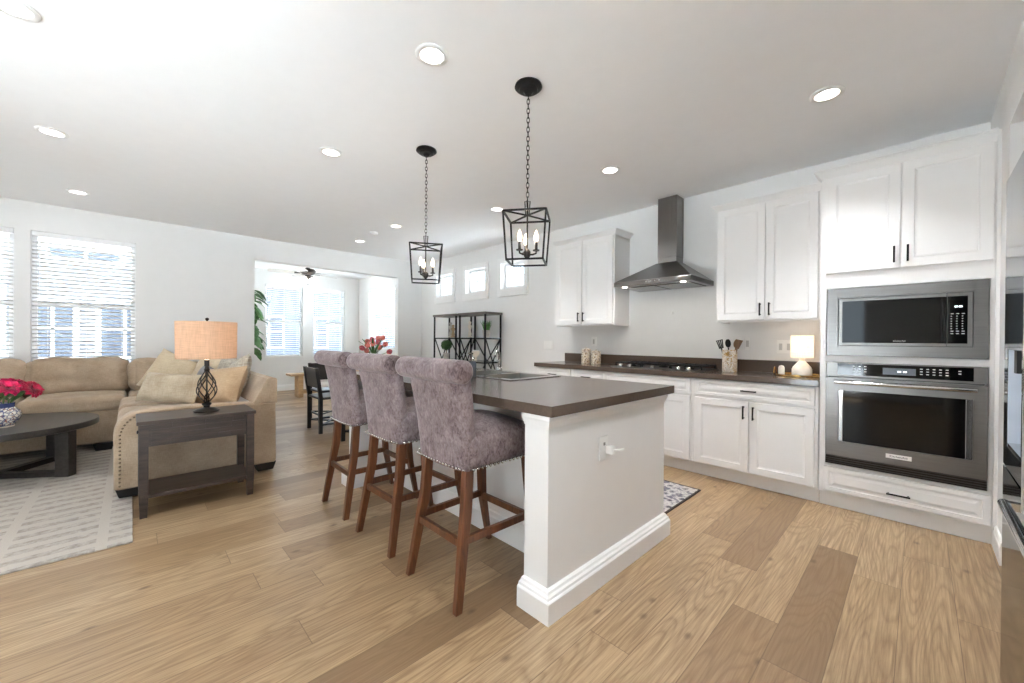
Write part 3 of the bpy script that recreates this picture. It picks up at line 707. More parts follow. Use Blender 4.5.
UT = [('slotted_spatula', -.028, .0, -.26, 'black', 'black slotted spatula leaning left in the mosaic crock'), ('wooden_spoon', .018, .012, .16, 'spoon', 'wooden spoon leaning right in the mosaic crock'), ('wooden_spatula', .03, -.016, .22, 'spoon', 'flat wooden spatula at the right of the mosaic crock'), ('serving_spoon', -.004, .02, -.08, 'black', 'dark serving spoon in the middle of the mosaic crock')]
for nm_, dx, dy, lean, mt, lb in UT:
    u = thing(nm_, lb, 'utensil', (-1.262+dx*.7, 4.11+dy, .938)); u.rotation_euler = (0, lean, 0)
    MB().tube([(0, 0, 0), (0, 0, .215)], .006, 8).build('utensil_handle', mt, u)
    m = MB()
    if 'spoon' in nm_: m.ball((0, 0, .255), (.026, .010, .042), 14, 8)
    elif 'slotted' in nm_:
        for x in (-.026, -.009, .009, .026): m.bar((x*.6, 0, .213), (x, 0, .295), .009, .004)
        m.bar((-.031, 0, .292), (.031, 0, .292), .012, .005); m.bar((-.02, 0, .214), (.02, 0, .214), .012, .005)
    else: m.loops([[(-.014, -.003, .21), (.014, -.003, .21), (.014, .003, .21), (-.014, .003, .21)], [(-.032, -.002, .295), (.032, -.002, .295), (.032, .002, .295), (-.032, .002, .295)]])
    m.build('utensil_head', mt, u, smooth=40)
# tray with lamp and shaker
TX, TY = -.71, 4.045
tr = thing('serving_tray', 'round gold rimmed tray under the small lamp', 'tray', (TX, TY, .925))
MB().lathe([(.001, 0), (.168, 0), (.172, .004), (.172, .016), (.166, .016), (.164, .006), (.001, .006)], 40).build('tray_base', 'gold', tr, smooth=40)
for sg in (-1, 1):
    MB().tube([(sg*(.168+.004*math.sin(PI*k/8)), -.05+.1*k/8, .012+.055*math.sin(PI*k/8)) for k in range(9)], .005, 8).build('handle', 'gold', tr, smooth=True)
ll = thing('accent_lamp', 'small lit cream lamp on the gold tray', 'lamp', (TX+.022, TY, .9315))
MB().lathe([(.001, 0), (.068, 0), (.070, .004), (.070, .05), (.064, .068), (.030, .112), (.018, .120), (.018, .148), (.001, .148)], 32).build('lamp_base', 'ceramic', ll, smooth=30)
MB().lathe([(.079, .148), (.079, .332), (.0775, .332), (.0775, .148)], 40, False).build('lamp_shade', 'warm', ll, smooth=30)
MB().lathe([(.001, .149), (.010, .149), (.010, .18), (.018, .195), (.022, .22), (.016, .245), (.001, .255)], 14).build('lamp_bulb', 'bulb', ll, smooth=True)
light('POINT', 'accent_lamp_light', (0, 0, .24), 1.3, (1, .90, .78), ll, .03)
MBs = MB().at(TX-.112, TY-.05, .9315); MBs.lathe([(.001, 0), (.021, 0), (.023, .004), (.023, .058), (.017, .074), (.001, .080)], 20)
tag(MBs.build('salt_shaker', 'ceramic', smooth=40), 'small white shaker on the tray left of the lamp', 'shaker')

# outlets and switches on the walls
def outlet(label, x, z, w=.115, name='wall_outlet'):
    t = thing(name, label, 'outlet' if 'outlet' in name else 'switch', (x, YK-.004, z-.06))
    bx(x-w/2, x+w/2, YK-.007, YK-.001, z-.06, z+.06).build('cover_plate', 'plastic', t, world=True, bevel=.002)
    n = max(1, round(w/.05)); m = MB()
    for k in range(n):
        cx = x-w/2+w*(k+.5)/n; m.box(cx-.012, cx+.012, YK-.009, YK-.007, z-.03, z+.03)
    m.build('sockets' if 'outlet' in name else 'rocker', 'socketp' if 'outlet' in name else 'plastic', t, world=True)
outlet('white triple light switch left of the counter end', -3.67, 1.14, .17, 'light_switch'); outlet('white outlet above the painted canisters', -2.905, 1.195, .075); outlet('white outlet behind the small lit lamp', -.855, 1.165, .12); outlet('white outlet right of the mosaic crock', -1.155, 1.19, .04)

# ------------------------------------------------------------------ island
IX0, IX1, IY0, IY1 = -3.30, -1.123, 1.312, 2.432
isl = thing('kitchen_island', 'white kitchen island with panelled end walls and brown counter', 'island', (-2.2, 1.9, 0))
m = MB(); m.box(-3.16, -1.266, 1.628, IY1, .0, .765); m.box(-3.16, -1.266, 1.628, 1.80, .765, .879); m.box(-3.16, -2.80, 1.80, IY1, .765, .879); m.box(-1.90, -1.266, 1.80, IY1, .765, .879); m.build('island_body', 'cab', isl, world=True)
def end_wall(x0, x1, l, r):
    bx(x0, x1, IY0, IY1, 0, .879).build('end_wall', 'cab', isl, world=True)
    prof_t = [(0, .824), (.006, .824), (.008, .832), (.014, .850), (.024, .862), (.026, .8785), (0, .8785)]
    prof_b = [(0, 0), (.045, 0), (.045, .090), (.041, .095), (.036, .098), (.033, .107), (.022, .112), (.016, .120), (.006, .123), (0, .124)]
    for nm_, pr in (('cap_moulding', prof_t), ('base_moulding', prof_b)):
        m = MB(); L = []
        for (cx, cy, sx, sy) in ((x0, IY1, -l, 0), (x0, IY0, -l, -1), (x1, IY0, r, -1), (x1, IY1, r, 0)):
            L.append([(cx+sx*a, cy+sy*a, z) for a, z in pr])
        m.loops(L, True, True); m.build(nm_, 'cab', isl, world=True)
end_wall(-1.266, IX1, .02, 1); end_wall(IX0, -3.16, 1, .02)
m = MB(); m.loops([[(x, 1.628-a, z) for a, z in [(0, 0), (.018, 0), (.018, .11), (.012, .12), (.008, .14), (0, .145)]] for x in (-3.145, -1.312)]); m.build('knee_baseboard', 'cab', isl, world=True)
for k in range(4):      # doors on the cooking side
    a = -3.17+k*.48; mm = MB(); mm.T = Matrix.Translation((a+.24, IY1, 0)) @ Matrix.Rotation(PI, 4, 'Z'); mm.panel(-.225, .225, .125, .86, -.02, STEP, .0195); mm.build('door', 'cab', isl, world=True)
# counter slab in four strips round the sink cut-out
SX0, SX1, SY0, SY1 = -2.73, -1.97, 1.90, 2.40
m = MB(); z0, z1 = .8795, .927
CX0, CX1, CY0, CY1 = -3.36, -1.085, 1.285, 2.487
xs_ = [CX0, SX0, SX1, CX1]; ys_ = [CY0, SY0, SY1, CY1]; vs = [(x, y, z) for z in (z0, z1) for y in ys_ for x in xs_]; fs = []
I = lambda i, j, k: k*16+j*4+i
for i in range(3):
    for j in range(3):
        if i == 1 and j == 1: continue
        fs += [(I(i, j, 1), I(i+1, j, 1), I(i+1, j+1, 1), I(i, j+1, 1)), (I(i, j, 0), I(i, j+1, 0), I(i+1, j+1, 0), I(i+1, j, 0))]
for i in range(3): fs += [(I(i, 0, 0), I(i+1, 0, 0), I(i+1, 0, 1), I(i, 0, 1)), (I(i+1, 3, 0), I(i, 3, 0), I(i, 3, 1), I(i+1, 3, 1))]
for j in range(3): fs += [(I(0, j+1, 0), I(0, j, 0), I(0, j, 1), I(0, j+1, 1)), (I(3, j, 0), I(3, j+1, 0), I(3, j+1, 1), I(3, j, 1))]
fs += [(I(1, 1, 0), I(1, 1, 1), I(2, 1, 1), I(2, 1, 0)), (I(2, 2, 0), I(2, 2, 1), I(1, 2, 1), I(1, 2, 0)), (I(1, 2, 0), I(1, 2, 1), I(1, 1, 1), I(1, 1, 0)), (I(2, 1, 0), I(2, 1, 1), I(2, 2, 1), I(2, 2, 0))]
m.add(vs, fs); m.build('island_counter', 'counter', isl, world=True)
# sink
sk = thing('kitchen_sink', 'stainless double bowl sink set in the island counter', 'sink', (-2.35, 2.15, .928))
m = MB(); zr = .9285; xm = (SX0+SX1)/2
m.box(SX0-.02, SX1+.02, SY0-.02, SY0+.02, zr, zr+.006); m.box(SX0-.02, SX1+.02, SY1-.05, SY1+.02, zr, zr+.006)
m.box(SX0-.02, SX0+.02, SY0+.02, SY1-.05, zr, zr+.006); m.box(SX1-.02, SX1+.02, SY0+.02, SY1-.05, zr, zr+.006); m.box(xm-.018, xm+.018, SY0+.02, SY1-.05, zr, zr+.006)
m.build('sink_rim', 'chrome', sk, world=True, bevel=.002)
for a, b in ((SX0+.02, xm-.018), (xm+.018, SX1-.02)):
    y0, y1 = SY0+.021, SY1-.051
    L = [[(a+i, y0+i, z), (b-i, y0+i, z), (b-i, y1-i, z), (a+i, y1-i, z)] for i, z in ((0, .934), (.004, .90), (.01, .80), (.03, .775))]
    MB().loops(L, False, True).build('basin', steel('sink_steel', (150, 148, 145), .32), sk, world=True)
fa = thing('sink_faucet', 'chrome arched faucet behind the island sink', 'faucet', (-2.62, 2.375, .9355))
MB().lathe([(.001, 0), (.026, 0), (.026, .012), (.018, .03), (.001, .03)], 18).build('faucet_base', 'chrome', fa, smooth=40)
MB().tube([(0, 0, .03), (0, 0, .11), (.01, -.012, .15), (.03, -.04, .175), (.05, -.075, .172), (.06, -.10, .15), (.063, -.108, .125)], .011, 12).build('spout', 'chrome', fa, smooth=True)
MB().tube([(.0, .0, .045), (-.035, .02, .075), (-.06, .03, .085)], .007, 10).build('lever', 'chrome', fa, smooth=True)
sp = thing('soap_dispenser', 'grey soap bottle with clear pump beside the island sink', 'soap dispenser', (-2.33, 1.835, .9285))
MB().lathe([(.001, 0), (.033, 0), (.035, .003), (.035, .105), (.026, .118), (.001, .12)], 22).build('bottle', 'greyd', sp, smooth=40)
m = MB().lathe([(.001, .121), (.018, .121), (.018, .14), (.006, .145), (.006, .175), (.001, .176)], 14); m.bar((.01, 0, .175), (-.04, 0, .178), .012, .009); m.build('pump', 'chrome', sp)
# outlet on the end wall with a plug in it
io = thing('island_outlet', 'white outlet with a plug on the island end wall', 'outlet', (IX1+.004, 1.76, .60))
bx(IX1+.001, IX1+.007, 1.70, 1.775, .602, .722).build('cover_plate', 'plastic', io, world=True, bevel=.002)
m = MB(); m.box(IX1+.007, IX1+.009, 1.733, 1.736, .675, .690); m.box(IX1+.007, IX1+.009, 1.742, 1.745, .675, .690); m.build('slots', 'blackp', io, world=True)
pg = thing('night_light', 'white plug-in adapter in the island outlet', 'plug', (IX1+.02, 1.765, .63))
bx(IX1+.0075, IX1+.045, 1.748, 1.79, .63, .672).build('plug_body', 'plastic', pg, world=True, bevel=.006)
m = MB(); m.tube([(IX1+.045, 1.77, .652), (IX1+.075, 1.785, .656), (IX1+.082, 1.80, .66)], .006, 8); m.build('plug_stub', 'plastic', pg, world=True)
# kitchen mat
km = thing('kitchen_mat', 'grey patterned mat on the floor behind the island', 'mat', (-2.2, 2.96, 0))
bx(-3.2, -1.235, 2.625, 3.30, .0015, .011).build('mat_pile', 'mat', km, world=True)
m = MB(); m.box(-3.212, -1.222, 2.612, 2.624, .001, .012); m.box(-3.212, -1.222, 3.301, 3.313, .001, .012); m.box(-3.212, -3.201, 2.624, 3.301, .001, .012); m.box(-1.234, -1.222, 2.624, 3.301, .001, .012)
m.build('mat_binding', 'matedge', km, world=True)

# ------------------------------------------------------------------ bar stools
def make_stool(label):
    t = thing('bar_stool', label, 'bar stool', (0, 0, 0), 0, 'velvet bar stools along the island')
    # legs: rear pair raked back and splayed, front pair straight and tapered
    for sx in (-1, 1):
        m = MB(); pts = [((sx*.165, -.125, .70), .034, .048), ((sx*.172, -.145, .42), .036, .048), ((sx*.205, -.212, 0), .030, .036)]
        L = [[(c[0]+a*w_/2, c[1]+b*d_/2, c[2]) for a, b in ((-1, -1), (1, -1), (1, 1), (-1, 1))] for c, w_, d_ in reversed(pts)]
        m.loops(L); m.build('leg', 'walnut', t, bevel=.003)
        m = MB(); pts = [((sx*.185, .235, .66), .046, .046), ((sx*.20, .262, .30), .040, .040), ((sx*.205, .322, 0), .028, .028)]
        L = [[(c[0]+a*w_/2, c[1]+b*d_/2, c[2]) for a, b in ((-1, -1), (1, -1), (1, 1), (-1, 1))] for c, w_, d_ in reversed(pts)]
        m.loops(L); m.build('leg', 'walnut', t, bevel=.003)
    st = [((-.188, -.172, .285), (.188, -.172, .285)), ((-.188, -.165, .30), (-.198, .258, .30)), ((.188, -.165, .30), (.198, .258, .30)), ((-.19, .258, .285), (.19, .258, .285))]
    for p, q in st: MB().bar(p, q, .022, .034).build('stretcher', 'walnut', t, bevel=.002)
    # seat
    m = MB(); m.soft((0, .055, .695), (.45, .43, .165), .04, .06, 14, 0, 1); m.build('seat', 'velvet', t, smooth=True)
    # back: tapered slab leaning back, curling into the roll at the top
    prof = []
    for k in range(15):
        f = k/14; z = .612+f*.455; y = -.130-.025*f-.045*f**2.2; wd = .40+.085*f; th = .085-.018*f
        prof.append((y, z, wd, th))
    m = MB(); L = []
    for y, z, wd, th in prof:
        hw, ht = wd/2, th/2; pts = []
        for k in range(28):
            a = 2*PI*k/28; cx, sx = math.cos(a), math.sin(a)
            e = .32; px = math.copysign(abs(cx)**e, cx)*hw; py = math.copysign(abs(sx)**.6, sx)*ht
            py += .012*(1-(px/hw)**2)*(-1 if py < 0 else .3)
            pts.append((px, y+py, z))
        L.append(pts)
    # rounded bottom edge: slightly lower in the middle
    m.loops(L); m.build('backrest', 'velvet', t, smooth=50)
    m = MB(); c = (-.224, 1.068); R = .056; L = []
    for k, (x, r) in enumerate([(-.262, .001), (-.262, .03), (-.258, .046), (-.248, .056), (-.23, R), (-.1, R+.001), (0, R+.002), (.1, R+.001), (.23, R), (.248, .056), (.258, .046), (.262, .03), (.262, .001)]):
        L.append([(x, c[0]+r*math.cos(2*PI*i/24), c[1]+r*.95*math.sin(2*PI*i/24)) for i in range(24)])
    m.loops(L); m.build('head_roll', 'velvet', t, smooth=50)
    # nailheads: along the bottom of the back and round the seat
    pts = []
    n = 17
    for k in range(n):
        x = -.195+.39*k/(n-1); pts.append((x, -.176-.010*(1-(x/.195)**2), .622, (0, -1)))
    for sx in (-1, 1):
        for k in range(17): pts.append((sx*.2285, -.145+.40*k/16, .626, (sx, 0)))
    for k in range(17): pts.append((-.20+.40*k/16, .271, .626, (0, 1)))
    for grp in (pts[:n], pts[n:]):
        m = MB()
        for x, y, z, n_ in grp: m.ball((x, y, z), .0075, 8, 6)
        m.build('nailhead_trim', 'nail', t, smooth=True)
    return t
stool = make_stool('velvet bar stool nearest the island end wall and the camera')
stool.location = (-1.612, 1.25, 0)
dup(stool, (-2.238, 1.25, 0), .02, 'middle velvet bar stool of the three, with mottled back')
dup(stool, (-2.86, 1.25, 0), -.01, 'velvet bar stool farthest from the camera, nearest the dining chairs')

# ------------------------------------------------------------------ lantern pendants
def make_pendant(label):
    t = thing('lantern_pendant', label, 'pendant light', (0, 0, 0), 0, 'black lantern pendants over the island')
    zt, zb, zap = 1.957, 1.678, 2.02; a, b = .125, .107; r = .010
    MB().lathe([(.001, HC-.001), (.080, HC-.001), (.083, HC-.012), (.072, HC-.022), (.058, HC-.026), (.055, HC-.034), (.030, HC-.040), (.018, HC-.054), (.001, HC-.055)][::-1], 32).build('ceiling_canopy', 'black', t, smooth=30)
    m = MB(); z = HC-.052; k = 0
    while z > 2.05:                                   # chain of oval links
        L = .034
        ring = []
        for i in range(10):
            u = 2*PI*i/10; h = .0085*math.cos(u); v = (L/2+.002)*math.sin(u)
            ring.append((h, 0, z-L/2+v) if k % 2 else (0, h, z-L/2+v))
        m.tube(ring, .0024, 5, True); z -= L-.006; k += 1
    m.build('chain', 'black', t)
    m = MB(); m.tube([(-.016, 0, 2.045), (.016, 0, 2.045), (.010, 0, zt+.008), (-.010, 0, zt+.008)], .004, 6, True); m.tube([(0, -.016, 2.045), (0, .016, 2.045), (0, .010, zt+.008), (0, -.010, zt+.008)], .004, 6, True)
    m.build('hanging_loop', 'black', t)
    m = MB(); ct = [(-a, -a, zt), (a, -a, zt), (a, a, zt), (-a, a, zt)]; cb = [(-b, -b, zb), (b, -b, zb), (b, b, zb), (-b, b, zb)]
    for i in range(4):
        j = (i+1) % 4; m.bar(ct[i], ct[j], r); m.bar(cb[i], cb[j], r); m.bar(ct[i], cb[i], r, up=(1, 0, 0)); m.bar(ct[i], (0, 0, zt+.004), r*.8)
    m.build('lantern_frame', 'black', t)
    m = MB(); m.tube([(0, 0, zt), (0, 0, 1.73)], .005, 8); m.lathe([(.001, 1.695), (.008, 1.70), (.02, 1.715), (.022, 1.74), (.012, 1.755), (.001, 1.756)], 16); m.build('stem', 'bronze', t, smooth=40)
    for k in range(3):
        u = PI/2+k*2*PI/3+.3; x, y = .058*math.cos(u), .058*math.sin(u)
        m = MB(); m.tube([(0, 0, 1.725), (x*.6, y*.6, 1.722), (x, y, 1.728), (x, y, 1.742)], .0055, 8); m.at(x, y, 0); m.lathe([(.001, 1.742), (.019, 1.742), (.021, 1.748), (.008, 1.75), (.001, 1.75)], 14)
        arm = m.build('lamp_arm', 'bronze', t, smooth=40)
        MB().at(x, y, 0).lathe([(.001, 1.75), (.0085, 1.75), (.0085, 1.795), (.001, 1.795)], 12).build('candle_sleeve', 'candle', arm, smooth=40)
        MB().at(x, y, 0).lathe([(.001, 1.795), (.009, 1.797), (.014, 1.815), (.014, 1.83), (.007, 1.855), (.001, 1.868)], 14).build('candle_bulb', 'bulb', arm, smooth=True)
    light('POINT', 'pendant_glow', (0, 0, 1.83), 3.0, (1, .87, .70), t, .05)
    return t
p1 = make_pendant('black lantern pendant nearer the camera, hanging over the island')
p1.location = (-1.655, 1.72, 0); p1.rotation_euler = (0, 0, math.radians(35.6))
dup(p1, (-2.795, 1.72, 0), math.radians(59), 'black lantern pendant farther away, near the dining nook opening')

# ------------------------------------------------------------------ ceiling lights
def make_can(label, x, y):
    t = thing('recessed_light', label, 'ceiling light', (x, y, HC-.006), 0, 'recessed ceiling lights')
    MB().lathe([(.062, .0055), (.088, .0055), (.088, .002), (.080, -.003), (.062, -.001)], 32, False).build('trim_ring', 'trim', t, smooth=40)
    MB().lathe([(.001, .0056), (.0618, .0056), (.0618, .001), (.001, .0005)], 28).build('lens', 'canlens', t, smooth=30)
    light('AREA', 'downlight', (0, 0, -.006), CAN_W, (.95, .97, 1), t, .13)
    return t
can = make_can('recessed ceiling light at the top, nearest the front pendant', -1.845, 1.165)
CANS = [(-3.383, 1.181, 'recessed ceiling light left of the farther pendant'), (-4.965, 2.588, 'recessed ceiling light before the dining opening, right of the smoke detector'), (-6.134, 2.588, 'small recessed ceiling light nearest the dining opening'),
 (-.414, 3.088, 'recessed ceiling light above the wall oven cabinet'), (-1.952, 3.095, 'recessed ceiling light before the range hood chimney'), (-3.466, 3.088, 'recessed ceiling light just left of the front lantern frame'),
 (-2.95, -.40, 'recessed ceiling light cut by the top left corner'), (-4.546, -.429, 'recessed ceiling light over the rug, at left'), (-6.233, -.407, 'recessed ceiling light above the sofa window')]
def brighter(t, watts):
    for ch in t.children:
        if ch.type == 'LIGHT': ch.data = ch.data.copy(); ch.data.energy = watts; ch.data.spread = math.radians(100)
for x, y, l in CANS:
    c = dup(can, (x, y, HC-.006), 0, l)
    if y > 3: brighter(c, 13.0 if x > -1 else 11.0)
for x, y in ((-.3, 1.2), (-1.6, -.4), (-.9, -.4), (-1.6, -2.2), (-3.2, -2.2), (-4.8, -2.2), (-6.2, -2.2)):  # extra downlights out of view, added for more light
    brighter(dup(can, (x, y, HC-.006), 0, 'added recessed ceiling light out of view'), 9.0 if y > 0 else CAN_W)
sd = thing('smoke_detector', 'small round white smoke detector on the ceiling by the dining opening', 'smoke detector', (-5.5, 2.52, HC-.03))
MB().lathe([(.001, 0), (.045, .0), (.055, .008), (.062, .03), (.001, .03)], 28).build('detector_body', 'plastic', sd, smooth=40); MB().lathe([(.001, -.003), (.018, -.003), (.02, 0), (.001, .0)], 16).build('sensor_cap', 'trim', sd, smooth=40)

# ------------------------------------------------------------------ refrigerator in the niche
FX, fy0, fy1 = .205, 1.285, 2.20
fr = thing('refrigerator', 'tall stainless refrigerator at the right edge with drawer handle', 'refrigerator', (.57, 1.74, 0))
bx(FX+.075, .93, fy0+.01, fy1-.01, .03, 1.765).build('fridge_body', 'dsteel', fr, world=True)
m = MB(); dy0, dy1, dz0, dz1 = 1.858, 2.122, .866, 1.19; ym = 1.745
for q in ((ym, fy1, .795, dz0), (ym, fy1, dz1, 1.775), (ym, dy0, dz0, dz1), (dy1, fy1, dz0, dz1)): m.box(FX, FX+.07, *q)
ld = m.build('left_door', 'dsteel', fr, world=True)
rd = bx(FX, FX+.07, fy0, ym-.006, .795, 1.775).build('right_door', 'dsteel', fr, world=True)
fd = bx(FX, FX+.07, fy0, fy1, .035, .787).build('freezer_drawer', 'dsteel', fr, world=True)
m = MB(); m.tube([(FX-.032, 1.83, .745), (FX-.032, fy0+.08, .745)], .013, 12)
for yy in (1.81, fy0+.11): m.box(FX-.036, FX, yy-.012, yy+.012, .735, .757)
m.build('handle', 'chrome', fd, world=True, smooth=40)
bx(FX+.055, FX+.069, dy0, dy1, dz0, dz1).build('dispenser_back', 'bglass', ld, world=True)
bx(FX+.001, FX+.054, dy1-.005, dy1-.001, dz0, dz1).build('dispenser_liner', P('dispenser_liner', (206, 216, 230), .4), ld, world=True)
bx(FX+.001, FX+.054, dy0+.001, dy1-.006, dz0, dz0+.012).build('drip_tray', 'chrome', ld, world=True)
bx(FX+.008, FX+.045, 2.02, 2.07, dz1-.075, dz1-.002).build('dispenser_spout', 'blackp', ld, world=True)
m = MB(); m.tube([(FX-.045, 1.33, .86), (FX-.045, 1.33, 1.70)], .012, 12)
for z in (.92, 1.64): m.box(FX-.05, FX, 1.32, 1.34, z-.012, z+.012)
m.build('handle', 'chrome', rd, world=True, smooth=40)

# ------------------------------------------------------------------ living room: rug, sofa, tables
rg = bx(-7.0, -3.205, -2.6, .012, .0015, .012).build('area_rug', 'rug', bevel=.003); tag(rg, 'large pale rug with faint bar pattern under the coffee table', 'rug')

sf = thing('sectional_sofa', 'tan linen sectional sofa with nailhead arm in the living room corner', 'sofa', (-5.5, .4, 0))
def SB(name, c, sz, r, crown=0, wr=.004, seed=0, side=0, n=12, mt='sofa', parent=sf):
    m = MB(); m.soft(c, sz, r, crown, n, wr, seed, side); return m.build(name, mt, parent, world=True, smooth=True)
AX = -4.065                                        # outer face of the near arm
# near wing: arm end toward the camera, back along y = .97
SB('base_frame', (-5.50, .44, .26), (2.62, .98, .35), .03, 0, 0)
prof = []                                          # arm outline: rounded front, flat gently rising top
for k in range(13):
    a = PI+PI/2*k/12*-1; prof.append((.075+.165*math.cos(a), .49+.165*math.sin(a)))
prof = [(-.088, .085), (-.09, .49)]+prof[1:-1]+[(.075, .655), (.20, .662), (.60, .645), (.955, .625), (.962, .10), (.95, .082), (-.07, .078)]
m = MB(); m.loops([[(x, py*sc_+(1-sc_)*.45, pz*sc_+(1-sc_)*.38) for py, pz in prof] for x, sc_ in ((-4.255, .95), (-4.245, .985), (-4.225, 1), (-4.095, 1), (-4.075, .985), (AX, .955))])
m.build('arm', 'sofa', sf, world=True, smooth=35)
m = MB(); pa = [(-.078, .10+.03*k) for k in range(14)]+[(.075+.148*math.cos(PI-PI/2*k/9), .49+.148*math.sin(PI-PI/2*k/9)) for k in range(1, 10)]+[(.09+.03*k, .640) for k in range(6)]
for y, z in pa: m.ball((AX-.001, y*.958+.019, z*.958+.016), .0075, 8, 6)
m.build('nailhead_trim', 'sofab', sf, world=True, smooth=True)
# back of the near wing with its slanted end
m = MB(); m.loops([[(x, py, pz) for py, pz in [(.775, .63), (.86, .80), (.885, .842), (.91, .852), (.955, .846), (.962, .83), (.962, .62)]] for x in (-6.85, -4.09, AX+.002)])
m.build('backrest', 'sofa', sf, world=True, bevel=.008)
# far wing along the window wall
SB('base_frame', (-6.47, -1.15, .26), (.96, 4.1, .35), .03, 0, 0)
SB('backrest', (-6.84, -.95, .50), (.22, 3.8, .76), .06, 0, 0)
for k, (a, b) in enumerate(((-.80, -.03), (-1.58, -.81), (-2.36, -1.59))): SB('seat_cushion', (-6.36, (a+b)/2, .495), (.78, b-a-.01, .155), .05, .03, .006, k)
SB('seat_cushion', (-6.36, .40, .490), (.78, .84, .15), .05, .02, .006, 5)
for k, (a, b) in enumerate(((-5.96, -5.12), (-5.11, -4.27))): SB('seat_cushion', ((a+b)/2, .36, .490), (b-a-.01, .88, .15), .05, .025, .006, 7+k)
def backcush(y, wd, hh, seed, x=-6.62, rz=PI/2, tilt=-.16):
    m = MB().at(x, y, .56+hh/2-.01, rz=rz, rx=tilt); m.soft((0, 0, 0), (wd, .22, hh), .09, 0, 12, .022, seed, .025); m.build('back_cushion', 'sofa', sf, world=True, smooth=True)
backcush(-.41, .77, .42, 21); backcush(-1.20, .79, .42, 22); backcush(-2.0, .79, .42, 23)
backcush(.20, .42, .40, 24, -6.60, PI/2+.25)
for x, y in ((-4.16, .0), (-4.16, .88), (-6.7, -.2), (-6.02, -.2), (-5.9, .88), (-6.05, -1.6), (-6.8, -3.1), (-6.05, -3.1), (-5.3, .05)):
    m = MB(); m.loops([[(x-.06, y-.06, .014), (x+.06, y-.06, .014), (x+.06, y+.06, .014), (x-.06, y+.06, .014)], [(x-.08, y-.08, .088), (x+.08, y-.08, .088), (x+.08, y+.08, .088), (x-.08, y+.08, .088)]]); m.build('foot', 'rubber', sf, world=True, bevel=.004)
def pillow(label, mt, x, y, z, wd, ht, tk, rz, tilt, roll=0, seed=0, wr=.01):
    o = MB(); o.T = Matrix.Translation((x, y, z)) @ Matrix.Rotation(rz, 4, 'Z') @ Matrix.Rotation(tilt, 4, 'X') @ Matrix.Rotation(roll, 4, 'Y')
    o.pillow(wd, ht, tk, 18, seed, wr); ob = o.build('throw_pillow', mt, smooth=True); return tag(ob, label, 'pillow', 'throw pillows on the sofa')
pillow('large cream throw pillow leaning in the sofa corner', 'pil1', -6.02, .33, .775, .50, .48, .17, .95, -.30, .42, 1)
pillow('cream throw pillow with tan edge behind the grey one', 'pil1', -5.75, .66, .78, .48, .46, .17, .55, -.30, .40, 2)
pillow('small blue-grey throw pillow half hidden behind the lamp', 'pil4', -5.42, .60, .71, .40, .36, .15, .35, -.35, .2, 3)
pillow('oatmeal knitted throw pillow left of the lamp base', 'pil2', -4.86, .27, .735, .60, .29, .17, .72, -.42, .03, 4, .014)
pillow('ivory striped throw pillow behind the lamp cage', 'pil5', -5.36, .77, .80, .46, .44, .15, .15, -.30, .3, 5)
pillow('tan throw pillow right of the lamp at the sofa end', 'pil3', -4.62, .62, .755, .56, .36, .19, .42, -.38, -.10, 6)
pillow('tan and ivory throw pillow against the sofa back', 'pil5', -4.90, .79, .80, .48, .42, .15, .05, -.28, -.25, 7)

# side table
st = thing('side_table', 'dark grey narrow side table with lower shelf beside the sofa arm', 'side table', (-3.78, .365, 0))
tx0, tx1, ty0, ty1 = -3.985, -3.572, .028, .702
bx(tx0, tx1, ty0, ty1, .622, .646).build('tabletop', 'greywood', st, world=True, bevel=.004)
bx(tx0+.03, tx1-.03, ty0+.03, ty1-.03, .47, .6215).build('apron', 'greywood', st, world=True)
m = MB(); rr = random.Random(3)                       # rows of broken plank strips on the apron front
for r_ in range(4):
    y = ty0+.072
    while y < ty1-.075:
        l_ = min(rr.uniform(.07, .2), ty1-.072-y); dx = rr.uniform(.002, .009); m.box(tx1-.03, tx1-.03+dx, y+.001, y+l_-.001, .475+r_*.0365, .475+r_*.0365+.0345); y += l_
m.build('plank_front', 'greywood', st, world=True)
for x in (tx0+.028, tx1-.028):
    for y in (ty0+.036, ty1-.036):
        m = MB(); m.loops([[(x-.019, y-.019, 0), (x+.019, y-.019, 0), (x+.019, y+.019, 0), (x-.019, y+.019, 0)], [(x-.024, y-.024, .15), (x+.024, y-.024, .15), (x+.024, y+.024, .15), (x-.024, y+.024, .15)], [(x-.024, y-.024, .6215), (x+.024, y-.024, .6215), (x+.024, y+.024, .6215), (x-.024, y+.024, .6215)]]); m.build('leg', 'greywood', st, world=True)
bx(tx0+.014, tx1-.014, ty0+.025, ty1-.025, .125, .150).build('lower_shelf', 'greywood', st, world=True, bevel=.002)
m = MB().at((tx0+tx1)/2, ty0+.028, .545, rx=PI/2); m.lathe([(.006, 0), (.006, .012), (.012, .018), (.012, .024), (.001, .026)], 14); m.build('drawer_knob', 'black', st, world=True)
